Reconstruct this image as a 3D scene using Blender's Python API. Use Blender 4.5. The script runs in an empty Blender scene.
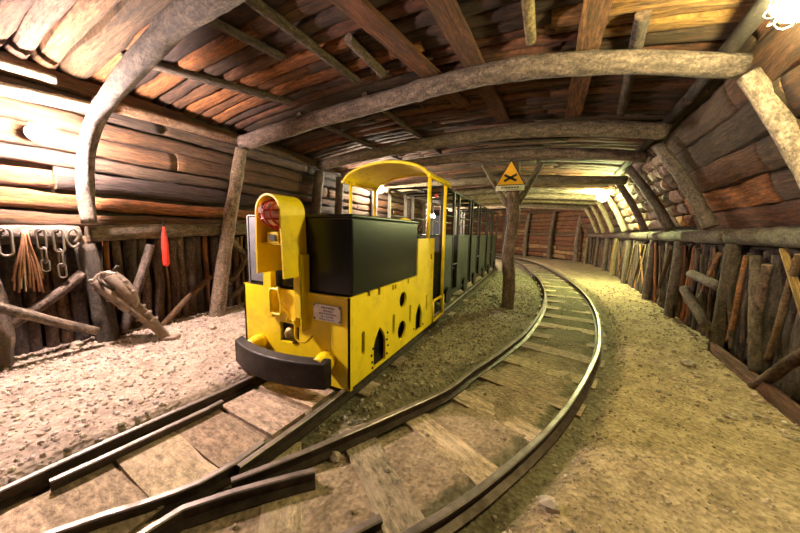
import bpy, math, random
from mathutils import Vector, Matrix, noise
rnd = random.Random(11)
C = bpy.context.scene.collection
V = Vector
PI = math.pi
ORD = ['zeroth', 'first', 'second', 'third', 'fourth', 'fifth', 'sixth', 'seventh', 'eighth', 'ninth', 'tenth', 'eleventh',
       'twelfth', 'thirteenth', 'fourteenth', 'fifteenth', 'sixteenth', 'seventeenth', 'eighteenth', 'nineteenth', 'twentieth',
       'twenty-first', 'twenty-second', 'twenty-third', 'twenty-fourth', 'twenty-fifth', 'twenty-sixth', 'twenty-seventh',
       'twenty-eighth', 'twenty-ninth', 'thirtieth', 'thirty-first', 'thirty-second', 'thirty-third', 'thirty-fourth']

# ------------------------------------------------------------------ mesh builder
class MB:
    def __init__(s):
        s.v = []; s.f = []; s.uv = []; s.col = []; s.sm = []
    def face(s, idx, uvs=None, col=(.5, .5, .5), smooth=False):
        s.f.append(tuple(idx))
        s.uv += uvs if uvs else [(s.v[i][0] + s.v[i][1], s.v[i][2]) for i in idx]
        s.col += [col] * len(idx); s.sm.append(smooth)
    def box(s, lo, hi, col=(.5, .5, .5), mat=None):
        b = len(s.v)
        for z in (lo[2], hi[2]):
            for x, y in ((lo[0], lo[1]), (hi[0], lo[1]), (hi[0], hi[1]), (lo[0], hi[1])):
                p = V((x, y, z)); s.v.append(mat @ p if mat else p)
        for q in ((0, 3, 2, 1), (4, 5, 6, 7), (0, 1, 5, 4), (1, 2, 6, 5), (2, 3, 7, 6), (3, 0, 4, 7)):
            s.face([b + i for i in q], None, col)
        return s
    def tube(s, pts, rad, n=12, col=(.5, .5, .5), cap=None, rough=0., seed=0., closed=False, oval=1., smooth=True, uoff=None):
        pts = [V(p) for p in pts]; m = len(pts)
        rr = rad if isinstance(rad, (list, tuple)) else [rad] * m
        b = len(s.v); L = 0.; us = []
        ref = None; uo = rnd.uniform(0, 50) if uoff is None else uoff
        for i, p in enumerate(pts):
            if closed: t = pts[(i + 1) % m] - pts[i - 1]
            else: t = pts[min(i + 1, m - 1)] - pts[max(i - 1, 0)]
            t = t.normalized()
            if ref is None:
                ref = V((0, 0, 1)) if abs(t.z) < .9 else V((1, 0, 0))
            a = ref - t * ref.dot(t)
            if a.length < 1e-4: a = t.orthogonal()
            a.normalize(); ref = a; c = t.cross(a)
            if i: L += (p - pts[i - 1]).length
            us.append(L + uo)
            for k in range(n):
                th = 2 * PI * k / n; r = rr[i]
                if rough:
                    d = V((math.cos(th) * 1.3, math.sin(th) * 1.3, L * 2.2 + seed * 7.3 + uo))
                    d2 = V((math.cos(th) * 3, math.sin(th) * 3, L * 9 + seed * 3.1 + uo))
                    r *= 1 + rough * noise.noise(d) + rough * .55 * noise.noise(d2)
                s.v.append(p + a * (r * math.cos(th)) + c * (r * oval * math.sin(th)))
        R = m if closed else m - 1
        for i in range(R):
            j = (i + 1) % m
            u0 = us[i]; u1 = us[j] if j else us[i] + .05
            for k in range(n):
                l = (k + 1) % n; w = 2 * PI * rr[i] / n
                s.face((b + i * n + k, b + i * n + l, b + j * n + l, b + j * n + k),
                       [(u0, k * w), (u0, (k + 1) * w), (u1, (k + 1) * w), (u1, k * w)], col, smooth)
        if not closed:
            cc = cap or col
            s.face([b + k for k in range(n)][::-1], None, cc)
            s.face([b + (m - 1) * n + k for k in range(n)], None, cc)
        return s
    def bar(s, a, b_, r, n=10, col=(.5, .5, .5)):
        return s.tube([a, b_], r, n, col)
    def prism(s, poly, origin, eu, ev, en, d, col=(.5, .5, .5)):
        """poly 2D in (eu, ev) from origin, extruded d along en"""
        o = V(origin); eu = V(eu); ev = V(ev); en = V(en); b = len(s.v); n = len(poly)
        for k in (0, 1):
            for (x, y) in poly: s.v.append(o + eu * x + ev * y + en * (d * k))
        flip = eu.cross(ev).dot(en) * d < 0
        f0 = [b + i for i in range(n)][::-1]; f1 = [b + n + i for i in range(n)]
        s.face(f0[::-1] if flip else f0, None, col); s.face(f1[::-1] if flip else f1, None, col)
        for i in range(n):
            j = (i + 1) % n; q = [b + i, b + j, b + n + j, b + n + i]
            s.face(q[::-1] if flip else q, None, col)
        return s
    def lathe(s, prof, origin, axis=(0, 0, 1), n=20, col=(.5, .5, .5), smooth=True):
        """prof: list of (radius, height along axis)"""
        ax = V(axis).normalized(); a = ax.orthogonal().normalized(); c = ax.cross(a); o = V(origin); b = len(s.v)
        for (r, h) in prof:
            for k in range(n):
                th = 2 * PI * k / n; s.v.append(o + ax * h + a * (r * math.cos(th)) + c * (r * math.sin(th)))
        for i in range(len(prof) - 1):
            for k in range(n):
                l = (k + 1) % n
                s.face((b + i * n + k, b + i * n + l, b + (i + 1) * n + l, b + (i + 1) * n + k), None, col, smooth)
        s.face([b + k for k in range(n)][::-1], None, col); s.face([b + (len(prof) - 1) * n + k for k in range(n)], None, col)
        return s
    def build(s, name, mat, parent=None, loc=None, bevel=0., seg=2):
        loc = V(loc) if loc is not None else V((0, 0, 0))
        me = bpy.data.meshes.new(name)
        me.from_pydata([tuple(V(p) - loc) for p in s.v], [], s.f)
        ul = me.uv_layers.new(name='UVMap'); flat = [c for u in s.uv for c in u]; ul.data.foreach_set('uv', flat)
        ca = me.color_attributes.new('tint', 'FLOAT_COLOR', 'CORNER')
        ca.data.foreach_set('color', [c for k in s.col for c in (k[0], k[1], k[2], 1.)])
        me.polygons.foreach_set('use_smooth', s.sm)
        me.materials.append(mat); me.update()
        o = bpy.data.objects.new(name, me); C.objects.link(o)
        if parent is not None:
            o.parent = parent
            o.location = loc - parent.location if loc.length else V((0, 0, 0))
            if not loc.length: o.matrix_parent_inverse = Matrix.Translation(-parent.location)
        else: o.location = loc
        if bevel:
            md = o.modifiers.new('bevel', 'BEVEL'); md.width = bevel; md.segments = seg; md.limit_method = 'ANGLE'; md.angle_limit = math.radians(40)
        return o

def tag(o, label, cat, group=None, kind=None):
    o['label'] = label; o['category'] = cat
    if group: o['group'] = group
    if kind: o['kind'] = kind
    return o
def empty(name, loc, label, cat, group=None):
    o = bpy.data.objects.new(name, None); C.objects.link(o); o.location = loc; o.empty_display_size = .1
    return tag(o, label, cat, group)
def struct(o): o['kind'] = 'structure'; return o
def copy_tree(o, parent=None):
    c = o.copy(); C.objects.link(c); c.parent = parent
    if parent is not None: c.matrix_parent_inverse = o.matrix_parent_inverse.copy()
    for ch in o.children: copy_tree(ch, c)
    return c

def crom(pts, step=.1):
    """smooth path through the points, resampled roughly every step"""
    P = [V(p) for p in pts]
    if len(P) == 2: P = [P[0], (P[0] + P[1]) / 2, P[1]]
    out = []
    for i in range(len(P) - 1):
        p0 = P[i - 1] if i else P[0] * 2 - P[1]; p1 = P[i]; p2 = P[i + 1]; p3 = P[i + 2] if i + 2 < len(P) else P[-1] * 2 - P[-2]
        n = max(1, int(round((p2 - p1).length / step)))
        for k in range(n):
            t = k / n
            out.append(.5 * (2 * p1 + (p2 - p0) * t + (2 * p0 - 5 * p1 + 4 * p2 - p3) * t * t + (3 * p1 - p0 - 3 * p2 + p3) * t ** 3))
    out.append(P[-1]); return out

# ------------------------------------------------------------------ materials
def nodes(name):
    m = bpy.data.materials.new(name); m.use_nodes = True
    nt = m.node_tree; b = nt.nodes['Principled BSDF']
    return m, nt, b
def N(nt, t, **k):
    n = nt.nodes.new(t)
    for a, v in k.items(): setattr(n, a, v)
    return n
def ramp(nt, src, stops):
    r = N(nt, 'ShaderNodeValToRGB'); e = r.color_ramp.elements
    while len(e) < len(stops): e.new(.5)
    for el, (p, c) in zip(e, stops): el.position = p; el.color = (*c, 1) if len(c) == 3 else c
    nt.links.new(src, r.inputs[0]); return r
def mixc(nt, a, b, f=1., mode='MULTIPLY'):
    m = N(nt, 'ShaderNodeMix', data_type='RGBA', blend_type=mode)
    for k, v in ((0, f), (6, a), (7, b)):
        if hasattr(v, 'is_linked'): nt.links.new(v, m.inputs[k])
        else: m.inputs[k].default_value = v if k == 0 else (*v, 1)
    return m.outputs[2]

def wood(name, su=1.6, sv=16., lo=.28, hi=1.55, patch=(.20, .15, .10), pf=.5, bump=.7, rough=.85, warm=(1, 1, 1), fine=6.):
    m, nt, b = nodes(name); L = nt.links.new
    uv = N(nt, 'ShaderNodeUVMap', uv_map='UVMap'); mp = N(nt, 'ShaderNodeMapping'); mp.inputs[3].default_value = (su, sv, 1)
    L(uv.outputs[0], mp.inputs[0])
    oi = N(nt, 'ShaderNodeObjectInfo'); mul = N(nt, 'ShaderNodeMath', operation='MULTIPLY'); mul.inputs[1].default_value = 60.; L(oi.outputs['Random'], mul.inputs[0])
    g = N(nt, 'ShaderNodeTexNoise', noise_dimensions='4D'); g.inputs['Scale'].default_value = 2.4; g.inputs['Detail'].default_value = 7; g.inputs['Roughness'].default_value = .72
    L(mp.outputs[0], g.inputs['Vector']); L(mul.outputs[0], g.inputs['W'])
    r = ramp(nt, g.outputs[0], [(.34, (lo,) * 3), (.5, (.8,) * 3), (.66, (hi,) * 3)])
    at = N(nt, 'ShaderNodeAttribute', attribute_name='tint')
    c1 = mixc(nt, at.outputs['Color'], r.outputs[0])
    mp3 = N(nt, 'ShaderNodeMapping'); mp3.inputs[3].default_value = (fine, sv * 1.6, 1); L(uv.outputs[0], mp3.inputs[0])
    g3 = N(nt, 'ShaderNodeTexNoise', noise_dimensions='4D'); g3.inputs['Scale'].default_value = 3.; g3.inputs['Detail'].default_value = 8; g3.inputs['Roughness'].default_value = .8
    L(mp3.outputs[0], g3.inputs['Vector']); L(mul.outputs[0], g3.inputs['W'])
    c1 = mixc(nt, c1, ramp(nt, g3.outputs[0], [(.38, (.34,) * 3), (.5, (.95,) * 3), (.64, (1.7,) * 3)]).outputs[0])
    # patches of other-coloured bark / bare wood / dirt, with shapes of their own
    mp2 = N(nt, 'ShaderNodeMapping'); mp2.inputs[3].default_value = (1.2, 4., 1); L(uv.outputs[0], mp2.inputs[0])
    p = N(nt, 'ShaderNodeTexNoise', noise_dimensions='4D'); p.inputs['Scale'].default_value = 3.3; p.inputs['Detail'].default_value = 5; p.inputs['Roughness'].default_value = .6
    L(mp2.outputs[0], p.inputs['Vector']); L(mul.outputs[0], p.inputs['W'])
    pr = ramp(nt, p.outputs[0], [(.5, (0, 0, 0)), (.66, (pf,) * 3)])
    rr = ramp(nt, g.outputs[0], [(.3, tuple(x * .5 for x in patch)), (.7, tuple(min(1, x * 1.7) for x in patch))])
    c2 = mixc(nt, c1, rr.outputs[0], pr.outputs[0], 'MIX')
    # per-object tone
    hv = N(nt, 'ShaderNodeMapRange'); hv.inputs[3].default_value = .7; hv.inputs[4].default_value = 1.3; L(oi.outputs['Random'], hv.inputs[0])
    hs = N(nt, 'ShaderNodeHueSaturation'); L(hv.outputs[0], hs.inputs['Value']); L(c2, hs.inputs['Color'])
    L(mixc(nt, hs.outputs[0], warm), b.inputs['Base Color']); b.inputs['Roughness'].default_value = rough
    bp = N(nt, 'ShaderNodeBump'); bp.inputs['Strength'].default_value = bump; bp.inputs['Distance'].default_value = .03
    ad = N(nt, 'ShaderNodeMath', operation='ADD'); L(g.outputs[0], ad.inputs[0]); L(g3.outputs[0], ad.inputs[1])
    L(ad.outputs[0], bp.inputs['Height']); L(bp.outputs[0], b.inputs['Normal'])
    return m

def simple(name, col, rough=.5, metal=0., var=.3, scale=9., dirt=None, dirt_amt=.0, bump=0., spec=.5, coat=0.):
    m, nt, b = nodes(name); L = nt.links.new
    tc = N(nt, 'ShaderNodeTexCoord'); n = N(nt, 'ShaderNodeTexNoise'); n.inputs['Scale'].default_value = scale; n.inputs['Detail'].default_value = 6; n.inputs['Roughness'].default_value = .65
    L(tc.outputs['Object'], n.inputs['Vector'])
    r = ramp(nt, n.outputs[0], [(.3, (1 - var,) * 3), (.7, (1 + var * .5,) * 3)])
    c = mixc(nt, col, r.outputs[0])
    if dirt:
        n2 = N(nt, 'ShaderNodeTexNoise'); n2.inputs['Scale'].default_value = scale * .6; n2.inputs['Detail'].default_value = 9; n2.inputs['Roughness'].default_value = .75
        L(tc.outputs['Object'], n2.inputs['Vector'])
        f = ramp(nt, n2.outputs[0], [(.52, (0, 0, 0)), (.68, (dirt_amt,) * 3)])
        c = mixc(nt, c, dirt, f.outputs[0], 'MIX')
        rr = ramp(nt, n2.outputs[0], [(.45, (rough,) * 3), (.7, (min(1, rough + .3),) * 3)]); L(rr.outputs[0], b.inputs['Roughness'])
    else: b.inputs['Roughness'].default_value = rough
    L(c, b.inputs['Base Color']); b.inputs['Metallic'].default_value = metal; b.inputs['Specular IOR Level'].default_value = spec
    b.inputs['Coat Weight'].default_value = coat
    if bump:
        bp = N(nt, 'ShaderNodeBump'); bp.inputs['Strength'].default_value = bump; bp.inputs['Distance'].default_value = .01
        L(n.outputs[0], bp.inputs['Height']); L(bp.outputs[0], b.inputs['Normal'])
    return m

def emit(name, col, s):
    m, nt, b = nodes(name); b.inputs['Base Color'].default_value = (*col, 1); b.inputs['Emission Color'].default_value = (*col, 1); b.inputs['Emission Strength'].default_value = s
    return m

def ground_mat():
    m, nt, b = nodes('dusty_ground'); L = nt.links.new
    tc = N(nt, 'ShaderNodeTexCoord'); at = N(nt, 'ShaderNodeAttribute', attribute_name='tint')
    n = N(nt, 'ShaderNodeTexNoise'); n.inputs['Scale'].default_value = 5; n.inputs['Detail'].default_value = 10; n.inputs['Roughness'].default_value = .72
    v = N(nt, 'ShaderNodeTexVoronoi'); v.inputs['Scale'].default_value = 38; v.inputs['Randomness'].default_value = 1.
    n3 = N(nt, 'ShaderNodeTexNoise'); n3.inputs['Scale'].default_value = 45; n3.inputs['Detail'].default_value = 6
    for q in (n, v, n3): L(tc.outputs['Object'], q.inputs['Vector'])
    r = ramp(nt, n.outputs[0], [(.32, (.5, .48, .45)), (.55, (1., 1., 1.)), (.75, (1.22, 1.2, 1.15))])
    r2 = ramp(nt, v.outputs['Color'], [(.1, (.72,) * 3), (.9, (1.2,) * 3)])
    r3 = ramp(nt, n3.outputs[0], [(.36, (.6,) * 3), (.55, (1.05,) * 3)])
    c = mixc(nt, mixc(nt, mixc(nt, at.outputs['Color'], r.outputs[0]), r2.outputs[0], .7), r3.outputs[0], .8)
    L(c, b.inputs['Base Color']); b.inputs['Roughness'].default_value = .95; b.inputs['Specular IOR Level'].default_value = .2
    ad = N(nt, 'ShaderNodeMath', operation='ADD'); L(n3.outputs[0], ad.inputs[0]); L(v.outputs['Distance'], ad.inputs[1])
    bp = N(nt, 'ShaderNodeBump'); bp.inputs['Strength'].default_value = .6; bp.inputs['Distance'].default_value = .012; L(ad.outputs[0], bp.inputs['Height']); L(bp.outputs[0], b.inputs['Normal'])
    return m

def stone_mat():
    m, nt, b = nodes('stone'); L = nt.links.new
    at = N(nt, 'ShaderNodeAttribute', attribute_name='tint'); tc = N(nt, 'ShaderNodeTexCoord')
    n = N(nt, 'ShaderNodeTexNoise'); n.inputs['Scale'].default_value = 25; n.inputs['Detail'].default_value = 6; L(tc.outputs['Object'], n.inputs['Vector'])
    r = ramp(nt, n.outputs[0], [(.3, (.6,) * 3), (.7, (1.25,) * 3)])
    L(mixc(nt, at.outputs['Color'], r.outputs[0]), b.inputs['Base Color']); b.inputs['Roughness'].default_value = .9
    bp = N(nt, 'ShaderNodeBump'); bp.inputs['Strength'].default_value = .5; bp.inputs['Distance'].default_value = .01; L(n.outputs[0], bp.inputs['Height']); L(bp.outputs[0], b.inputs['Normal'])
    return m

M = dict(
    bark=wood('bark', 3.5, 9, lo=.3, hi=1.5, patch=(.17, .125, .085), pf=.5, bump=1., fine=14.),
    slab=wood('rough_slab', 1.1, 15, lo=.28, hi=1.5, patch=(.06, .042, .03), pf=.7, bump=.9, fine=3., warm=(1.12, .93, .76)),
    ceil=wood('roof_slab', 1.1, 15, lo=.22, hi=1.5, patch=(.11, .06, .035), pf=.45, bump=.9, fine=3., warm=(.92, .75, .62)),
    sleeper=wood('dusty_sleeper', 1.4, 8, lo=.7, hi=1.15, patch=(.40, .31, .22), pf=.9, bump=.4, rough=.95),
    rock=simple('dark_rock', (.05, .036, .028), .95, 0, .5, 6, bump=.8),
    ground=ground_mat(), stone=stone_mat(),
    rail=simple('worn_rail_steel', (.085, .06, .045), .46, .7, .5, 14, (.06, .037, .025), .9, bump=.35),
    railtop=simple('polished_rail_top', (.30, .25, .23), .42, .7, .45, 9, (.20, .14, .10), .8, bump=.15),
    yellow=simple('yellow_paint', (.90, .66, .008), .38, 0, .12, 5, (.32, .19, .03), .45, bump=.05),
    black=simple('black_green_paint', (.0075, .009, .0075), .27, 0, .3, 3, bump=.015, spec=.4),
    grey=simple('grey_sheet_steel', (.22, .22, .25), .4, .5, .3, 6, (.1, .1, .12), .7),
    green=simple('dark_green_paint', (.018, .022, .017), .45, .1, .4, 6, (.09, .085, .06), .7, bump=.1),
    dark=simple('dark_steel', (.03, .024, .02), .5, .5, .5, 12, (.10, .055, .03), .5, bump=.3),
    pipe=simple('grey_and_lamplit_pipe', (.28, .26, .24), .4, .4, .3, 10),
    hole=simple('greasy_black', (.008, .007, .006), .7),
    brass=simple('worn_brass', (.45, .33, .12), .4, .8, .4, 15, (.12, .08, .03), .6),
    plate=simple('aluminium_plate', (.55, .52, .48), .4, .6, .25, 30),
    red=simple('red_enamel', (.62, .03, .02), .4, 0, .25, 14, (.25, .02, .015), .5),
    cage=simple('red_wire', (.50, .018, .010), .4, 0, .15),
    iron=simple('pale_iron', (.24, .20, .175), .42, .6, .35, 25, (.2, .11, .06), .6, bump=.3),
    rustwire=simple('rusty_wire', (.28, .13, .07), .6, .3, .4, 25),
    palewire=simple('pale_wire', (.55, .45, .34), .6, .1, .3, 25),
    drill=simple('dusty_cast_iron', (.25, .19, .14), .7, .2, .45, 12, (.11, .07, .045), .8, bump=.6),
    signy=simple('sign_yellow', (.85, .42, .01), .5, 0, .1, 6, (.5, .22, .01), .3),
    signw=simple('sign_cream', (.62, .58, .44), .5, 0, .15, 8),
    ink=simple('sign_black', (.015, .013, .01), .5),
    enamel=simple('grey_lamp_casting', (.35, .35, .33), .5, .3),
)
def lens_mat():
    m, nt, b = nodes('red_lens'); b.inputs['Base Color'].default_value = (.95, .55, .48, 1); b.inputs['Roughness'].default_value = .12
    b.inputs['Coat Weight'].default_value = 1.; b.inputs['Subsurface Weight'].default_value = .15; return m
M['lens'] = lens_mat()
def reflector_mat():
    m, nt, b = nodes('lens_bulb'); b.inputs['Base Color'].default_value = (.9, .55, .5, 1); b.inputs['Roughness'].default_value = .2; b.inputs['Metallic'].default_value = .4; return m
M['bulb'] = reflector_mat()

# wood tones
T_DARK = (.05, .032, .022); T_GREY = (.092, .062, .038); T_BROWN = (.13, .066, .028); T_ORANGE = (.30, .125, .038); T_PALE = (.27, .18, .095); T_RED = (.13, .055, .030); T_BARK = (.13, .092, .066); T_END = (.26, .17, .095)
def jit(c, a=.2):
    k = rnd.uniform(1 - a, 1 + a); return (c[0] * k, c[1] * k * rnd.uniform(.93, 1.07), c[2] * k * rnd.uniform(.88, 1.12))

# ------------------------------------------------------------------ the tunnel in plan
class Path:
    def __init__(s, pts):
        s.p = crom([(x, y, 0) for x, y in pts], .08); s.d = [0.]
        for a, b in zip(s.p, s.p[1:]): s.d.append(s.d[-1] + (b - a).length)
        s.L = s.d[-1]
    def at(s, t):
        t = min(max(t, 0), s.L - 1e-5); lo, hi = 0, len(s.d) - 1
        while hi - lo > 1:
            mid = (lo + hi) // 2
            if s.d[mid] <= t: lo = mid
            else: hi = mid
        k = (t - s.d[lo]) / max(1e-9, s.d[hi] - s.d[lo]); return s.p[lo].lerp(s.p[hi], k)
    def tan(s, t): return (s.at(t + .1) - s.at(t - .1)).normalized()
    def nl(s, t): d = s.tan(t); return V((-d.y, d.x, 0))         # left-hand normal
    def s_of_y(s, y):
        best = 0
        for p, d in zip(s.p, s.d):
            if p.y <= y: best = d
            else: break
        return best
    def off(s, o, step=.12, t0=0, t1=None, z=0.):
        t1 = s.L if t1 is None else t1; n = max(2, int((t1 - t0) / step)); out = []
        for i in range(n + 1):
            t = t0 + (t1 - t0) * i / n; q = s.at(t) + s.nl(t) * o; out.append(V((q.x, q.y, z)))
        return out
LW = Path([(-3.95, -2.6), (-3.95, 0), (-3.95, 4), (-3.95, 8.5), (-4.1, 10.5), (-4.7, 12.5), (-6.0, 14.5), (-8, 16.4)])
RW = Path([(1.1, -2.6), (1.42, 0), (1.74, 2.6), (1.88, 4.2), (2.02, 7), (2.15, 10), (2.15, 13.2), (1.75, 14.9), (.95, 16.1), (-.3, 17.4), (-2, 18.9), (-4.5, 20.8), (-7, 22.5)])
SF = RW.s_of_y(14.6)            # where the far wall begins
def zbeam(x): return 2.56 - .030 * (x + 1.4) ** 2
def zceil(x, y): return zbeam(max(-4.3, min(1.6, x))) + .21

# ------------------------------------------------------------------ slabs on a surface
def slab(mb, S, u0, u1, v0, v1, th, col, seed, wav=.022, bulge=.6, step=.09):
    """rough board: S(u, v, h) -> point h in front of the surface"""
    n = max(2, int(abs(u1 - u0) / step)); b = len(mb.v); W = v1 - v0; uo = rnd.uniform(0, 40); vo = rnd.uniform(0, 9)
    prof = [(0, 0), (.03, .55 + .2 * bulge), (.3, 1), (.7, 1), (.97, .55 + .2 * bulge), (1, 0)]
    for i in range(n + 1):
        u = u0 + (u1 - u0) * i / n
        a = v0 + wav * noise.noise(V((u * 1.7, seed * 3.7, 0))) + wav * .6 * noise.noise(V((u * 6, seed * 1.7, 4)))
        c = v1 + wav * noise.noise(V((u * 1.7, seed * 5.1, 9))) + wav * .6 * noise.noise(V((u * 6, seed * 2.3, 7)))
        for k, (q, h) in enumerate(prof):
            hh = th * h * (1 + .35 * noise.noise(V((u * 2.5, q * 2 + seed, 3))) + .25 * noise.noise(V((u * 9, q * 4 + seed, 8)))) if h else -.03
            mb.v.append(S(u, a + (c - a) * q, hh))
    m = len(prof)
    for i in range(n):
        ua, ub = uo + abs(u1 - u0) * i / n, uo + abs(u1 - u0) * (i + 1) / n
        for k in range(m - 1):
            va, vb = vo + prof[k][0] * W, vo + prof[k + 1][0] * W
            mb.face((b + i * m + k, b + (i + 1) * m + k, b + (i + 1) * m + k + 1, b + i * m + k + 1), [(ua, va), (ub, va), (ub, vb), (ua, vb)], col, 0 < k < m - 2)
    mb.face([b + k for k in range(m)], None, T_END); mb.face([b + n * m + k for k in range(m)][::-1], None, T_END)

def orient(o, inside):
    return o

# ------------------------------------------------------------------ setting: walls, ceiling, floor
def grid_sheet(mb, S, us, vs, col=(.05, .04, .03)):
    b = len(mb.v)
    for u in us:
        for v in vs: mb.v.append(S(u, v))
    m = len(vs)
    for i in range(len(us) - 1):
        for k in range(m - 1): mb.face((b + i * m + k, b + (i + 1) * m + k, b + (i + 1) * m + k + 1, b + i * m + k + 1), None, col)
def fr(a, b, n): return [a + (b - a) * i / n for i in range(n + 1)]

def left_S(u, v, h=0.):
    q = LW.at(u) - LW.nl(u) * h; return V((q.x, q.y, v))
def lean(v, y=9.): return max(0., v - 1.2) * .45
def right_S(u, v, h=0.):
    k = 1. if u < SF else max(0., 1 - (u - SF) / .8)
    q = RW.at(u); q = q + RW.nl(u) * (h + lean(v, q.y) * k); return V((q.x, q.y, v))

# left wall
w = MB(); grid_sheet(w, lambda u, v: left_S(u, v, -.07), fr(0, LW.L, 90), fr(-.2, 3.0, 6))
wl = struct(w.build('wall_left', M['rock']))
p = MB(); z = 1.13; row = 0
tones_l = [T_BROWN, T_GREY, T_ORANGE, T_GREY, T_BROWN, T_DARK, T_PALE, T_GREY, T_BROWN]
while z < 2.45:
    h = rnd.uniform(.13, .21); u = rnd.uniform(-1, 0); 
    while u < LW.L:
        l = rnd.uniform(1.5, 3.2); c = jit(rnd.choice(tones_l)); y = LW.at(max(u, 0)).y
        if row == 1 and u < 4.6: c = jit(T_ORANGE, .1)
        slab(p, left_S, max(u, 0), min(u + l, LW.L), z, z + h - rnd.uniform(.0, .045), rnd.uniform(.025, .065), c, rnd.random() * 50)
        u += l + rnd.uniform(.005, .02)
    z += h; row += 1
p.build('wall_planks', M['slab'], wl)
# right wall
w = MB(); grid_sheet(w, lambda u, v: right_S(u, v, -.07), fr(0, SF, 110), [-.2, .4, 1.2, 1.8, 2.4, 2.75])
wr = struct(w.build('wall_right', M['rock']))
p = MB(); z = 1.2; row = 0
tones_r = [T_GREY, T_BROWN, T_RED, T_GREY, T_DARK, T_BROWN]
ROCK0, ROCK1 = RW.s_of_y(5.2), RW.s_of_y(9.0)
while z < 2.5:
    h = rnd.uniform(.2, .3); u = -1
    while u < SF:
        l = rnd.uniform(1.6, 2.6); c = jit(rnd.choice(tones_r))
        a, b_ = max(u, 0), min(u + l, SF)
        if row == 1 and RW.at(max(u, 0)).y < 4.4 < RW.at(u + l).y + 1: c = jit((.34, .135, .045), .1)
        if a < ROCK0: slab(p, right_S, a, min(b_, ROCK0), z, z + h - rnd.uniform(0, .02), rnd.uniform(.03, .05), c, rnd.random() * 50)
        if b_ > ROCK1: slab(p, right_S, max(a, ROCK1), b_, z, z + h - rnd.uniform(0, .02), rnd.uniform(.03, .05), c, rnd.random() * 50)
        u += l + .01
    z += h; row += 1
p.build('wall_planks', M['slab'], wr)
# stone packing in the far bays of the right wall
def stone(mb, c, r, col, sq=(1, 1, 1), n=0, seed=0):
    ico = ICO1 if n else ICO0; b = len(mb.v)
    rot = Matrix.Rotation(rnd.uniform(0, 6.28), 3, V((rnd.uniform(-1, 1), rnd.uniform(-1, 1), rnd.uniform(-1, 1.01))).normalized()) if sq == (1, 1, 1) else Matrix.Identity(3)
    for q in ico[0]:
        k = r * (1 + rnd.uniform(-.22, .22)); d = rot @ V(q); mb.v.append(V(c) + V((d.x * k * sq[0], d.y * k * sq[1], d.z * k * sq[2])))
    for f in ico[1]: mb.face([b + i for i in f], None, col)
g = (1 + 5 ** .5) / 2
ICO0 = ([V(q).normalized() for q in ((-1, g, 0), (1, g, 0), (-1, -g, 0), (1, -g, 0), (0, -1, g), (0, 1, g), (0, -1, -g), (0, 1, -g), (g, 0, -1), (g, 0, 1), (-g, 0, -1), (-g, 0, 1))],
        [(0, 11, 5), (0, 5, 1), (0, 1, 7), (0, 7, 10), (0, 10, 11), (1, 5, 9), (5, 11, 4), (11, 10, 2), (10, 7, 6), (7, 1, 8), (3, 9, 4), (3, 4, 2), (3, 2, 6), (3, 6, 8), (3, 8, 9), (4, 9, 5), (2, 4, 11), (6, 2, 10), (8, 6, 7), (9, 8, 1)])
def subdiv(ico):
    vs = list(ico[0]); cache = {}; fs = []
    def mid(a, b):
        k = (min(a, b), max(a, b))
        if k not in cache: vs.append(((vs[a] + vs[b]) / 2).normalized()); cache[k] = len(vs) - 1
        return cache[k]
    for a, b, c in ico[1]:
        x, y, z_ = mid(a, b), mid(b, c), mid(c, a); fs += [(a, x, z_), (b, y, x), (c, z_, y), (x, y, z_)]
    return vs, fs
ICO1 = subdiv(ICO0)
p = MB(); z = 1.3
while z < 2.5:
    h = rnd.uniform(.14, .2); u = ROCK0
    while u < ROCK1:
        l = rnd.uniform(.16, .36); cc = rnd.choice([T_GREY, (.24, .17, .14), (.19, .14, .12), (.26, .17, .13), T_RED]); 
        if rnd.random() < .1: cc = T_ORANGE
        c0 = right_S(u + l / 2, z + h / 2, 0.); b = len(p.v)
        stone(p, (0, 0, 0), .55, jit(cc), (1, 1, 1), 1)
        tt = RW.tan(u + l / 2); nn = RW.nl(u + l / 2); up = (right_S(u, z + .1) - right_S(u, z)).normalized()
        for i in range(b, len(p.v)):
            q = p.v[i]; q = V((max(-.42, min(.42, q.x)) * 1.18, q.y, max(-.42, min(.42, q.z)) * 1.18)); p.v[i] = c0 + tt * (q.x * l) + nn * (q.y * .18) + up * (q.z * h)
        u += l
    z += h
p.build('stone_infill', M['stone'], wr)
# far wall
w = MB(); grid_sheet(w, lambda u, v: right_S(u, v, -.07), fr(SF, RW.L, 60), fr(-.2, 3.0, 4))
wf = struct(w.build('wall_far', M['rock']))
p = MB(); z = .02
while z < 2.6:
    h = rnd.uniform(.16, .24); u = SF - .2
    while u < RW.L:
        l = rnd.uniform(1.2, 2.6); slab(p, right_S, max(u, SF), min(u + l, RW.L), z, z + h, rnd.uniform(.05, .08), jit(rnd.choice([T_RED, T_BROWN, T_GREY, T_RED, T_PALE])), rnd.random() * 50)
        u += l + .01
    z += h
p.build('wall_planks', M['slab'], wf)
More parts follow.
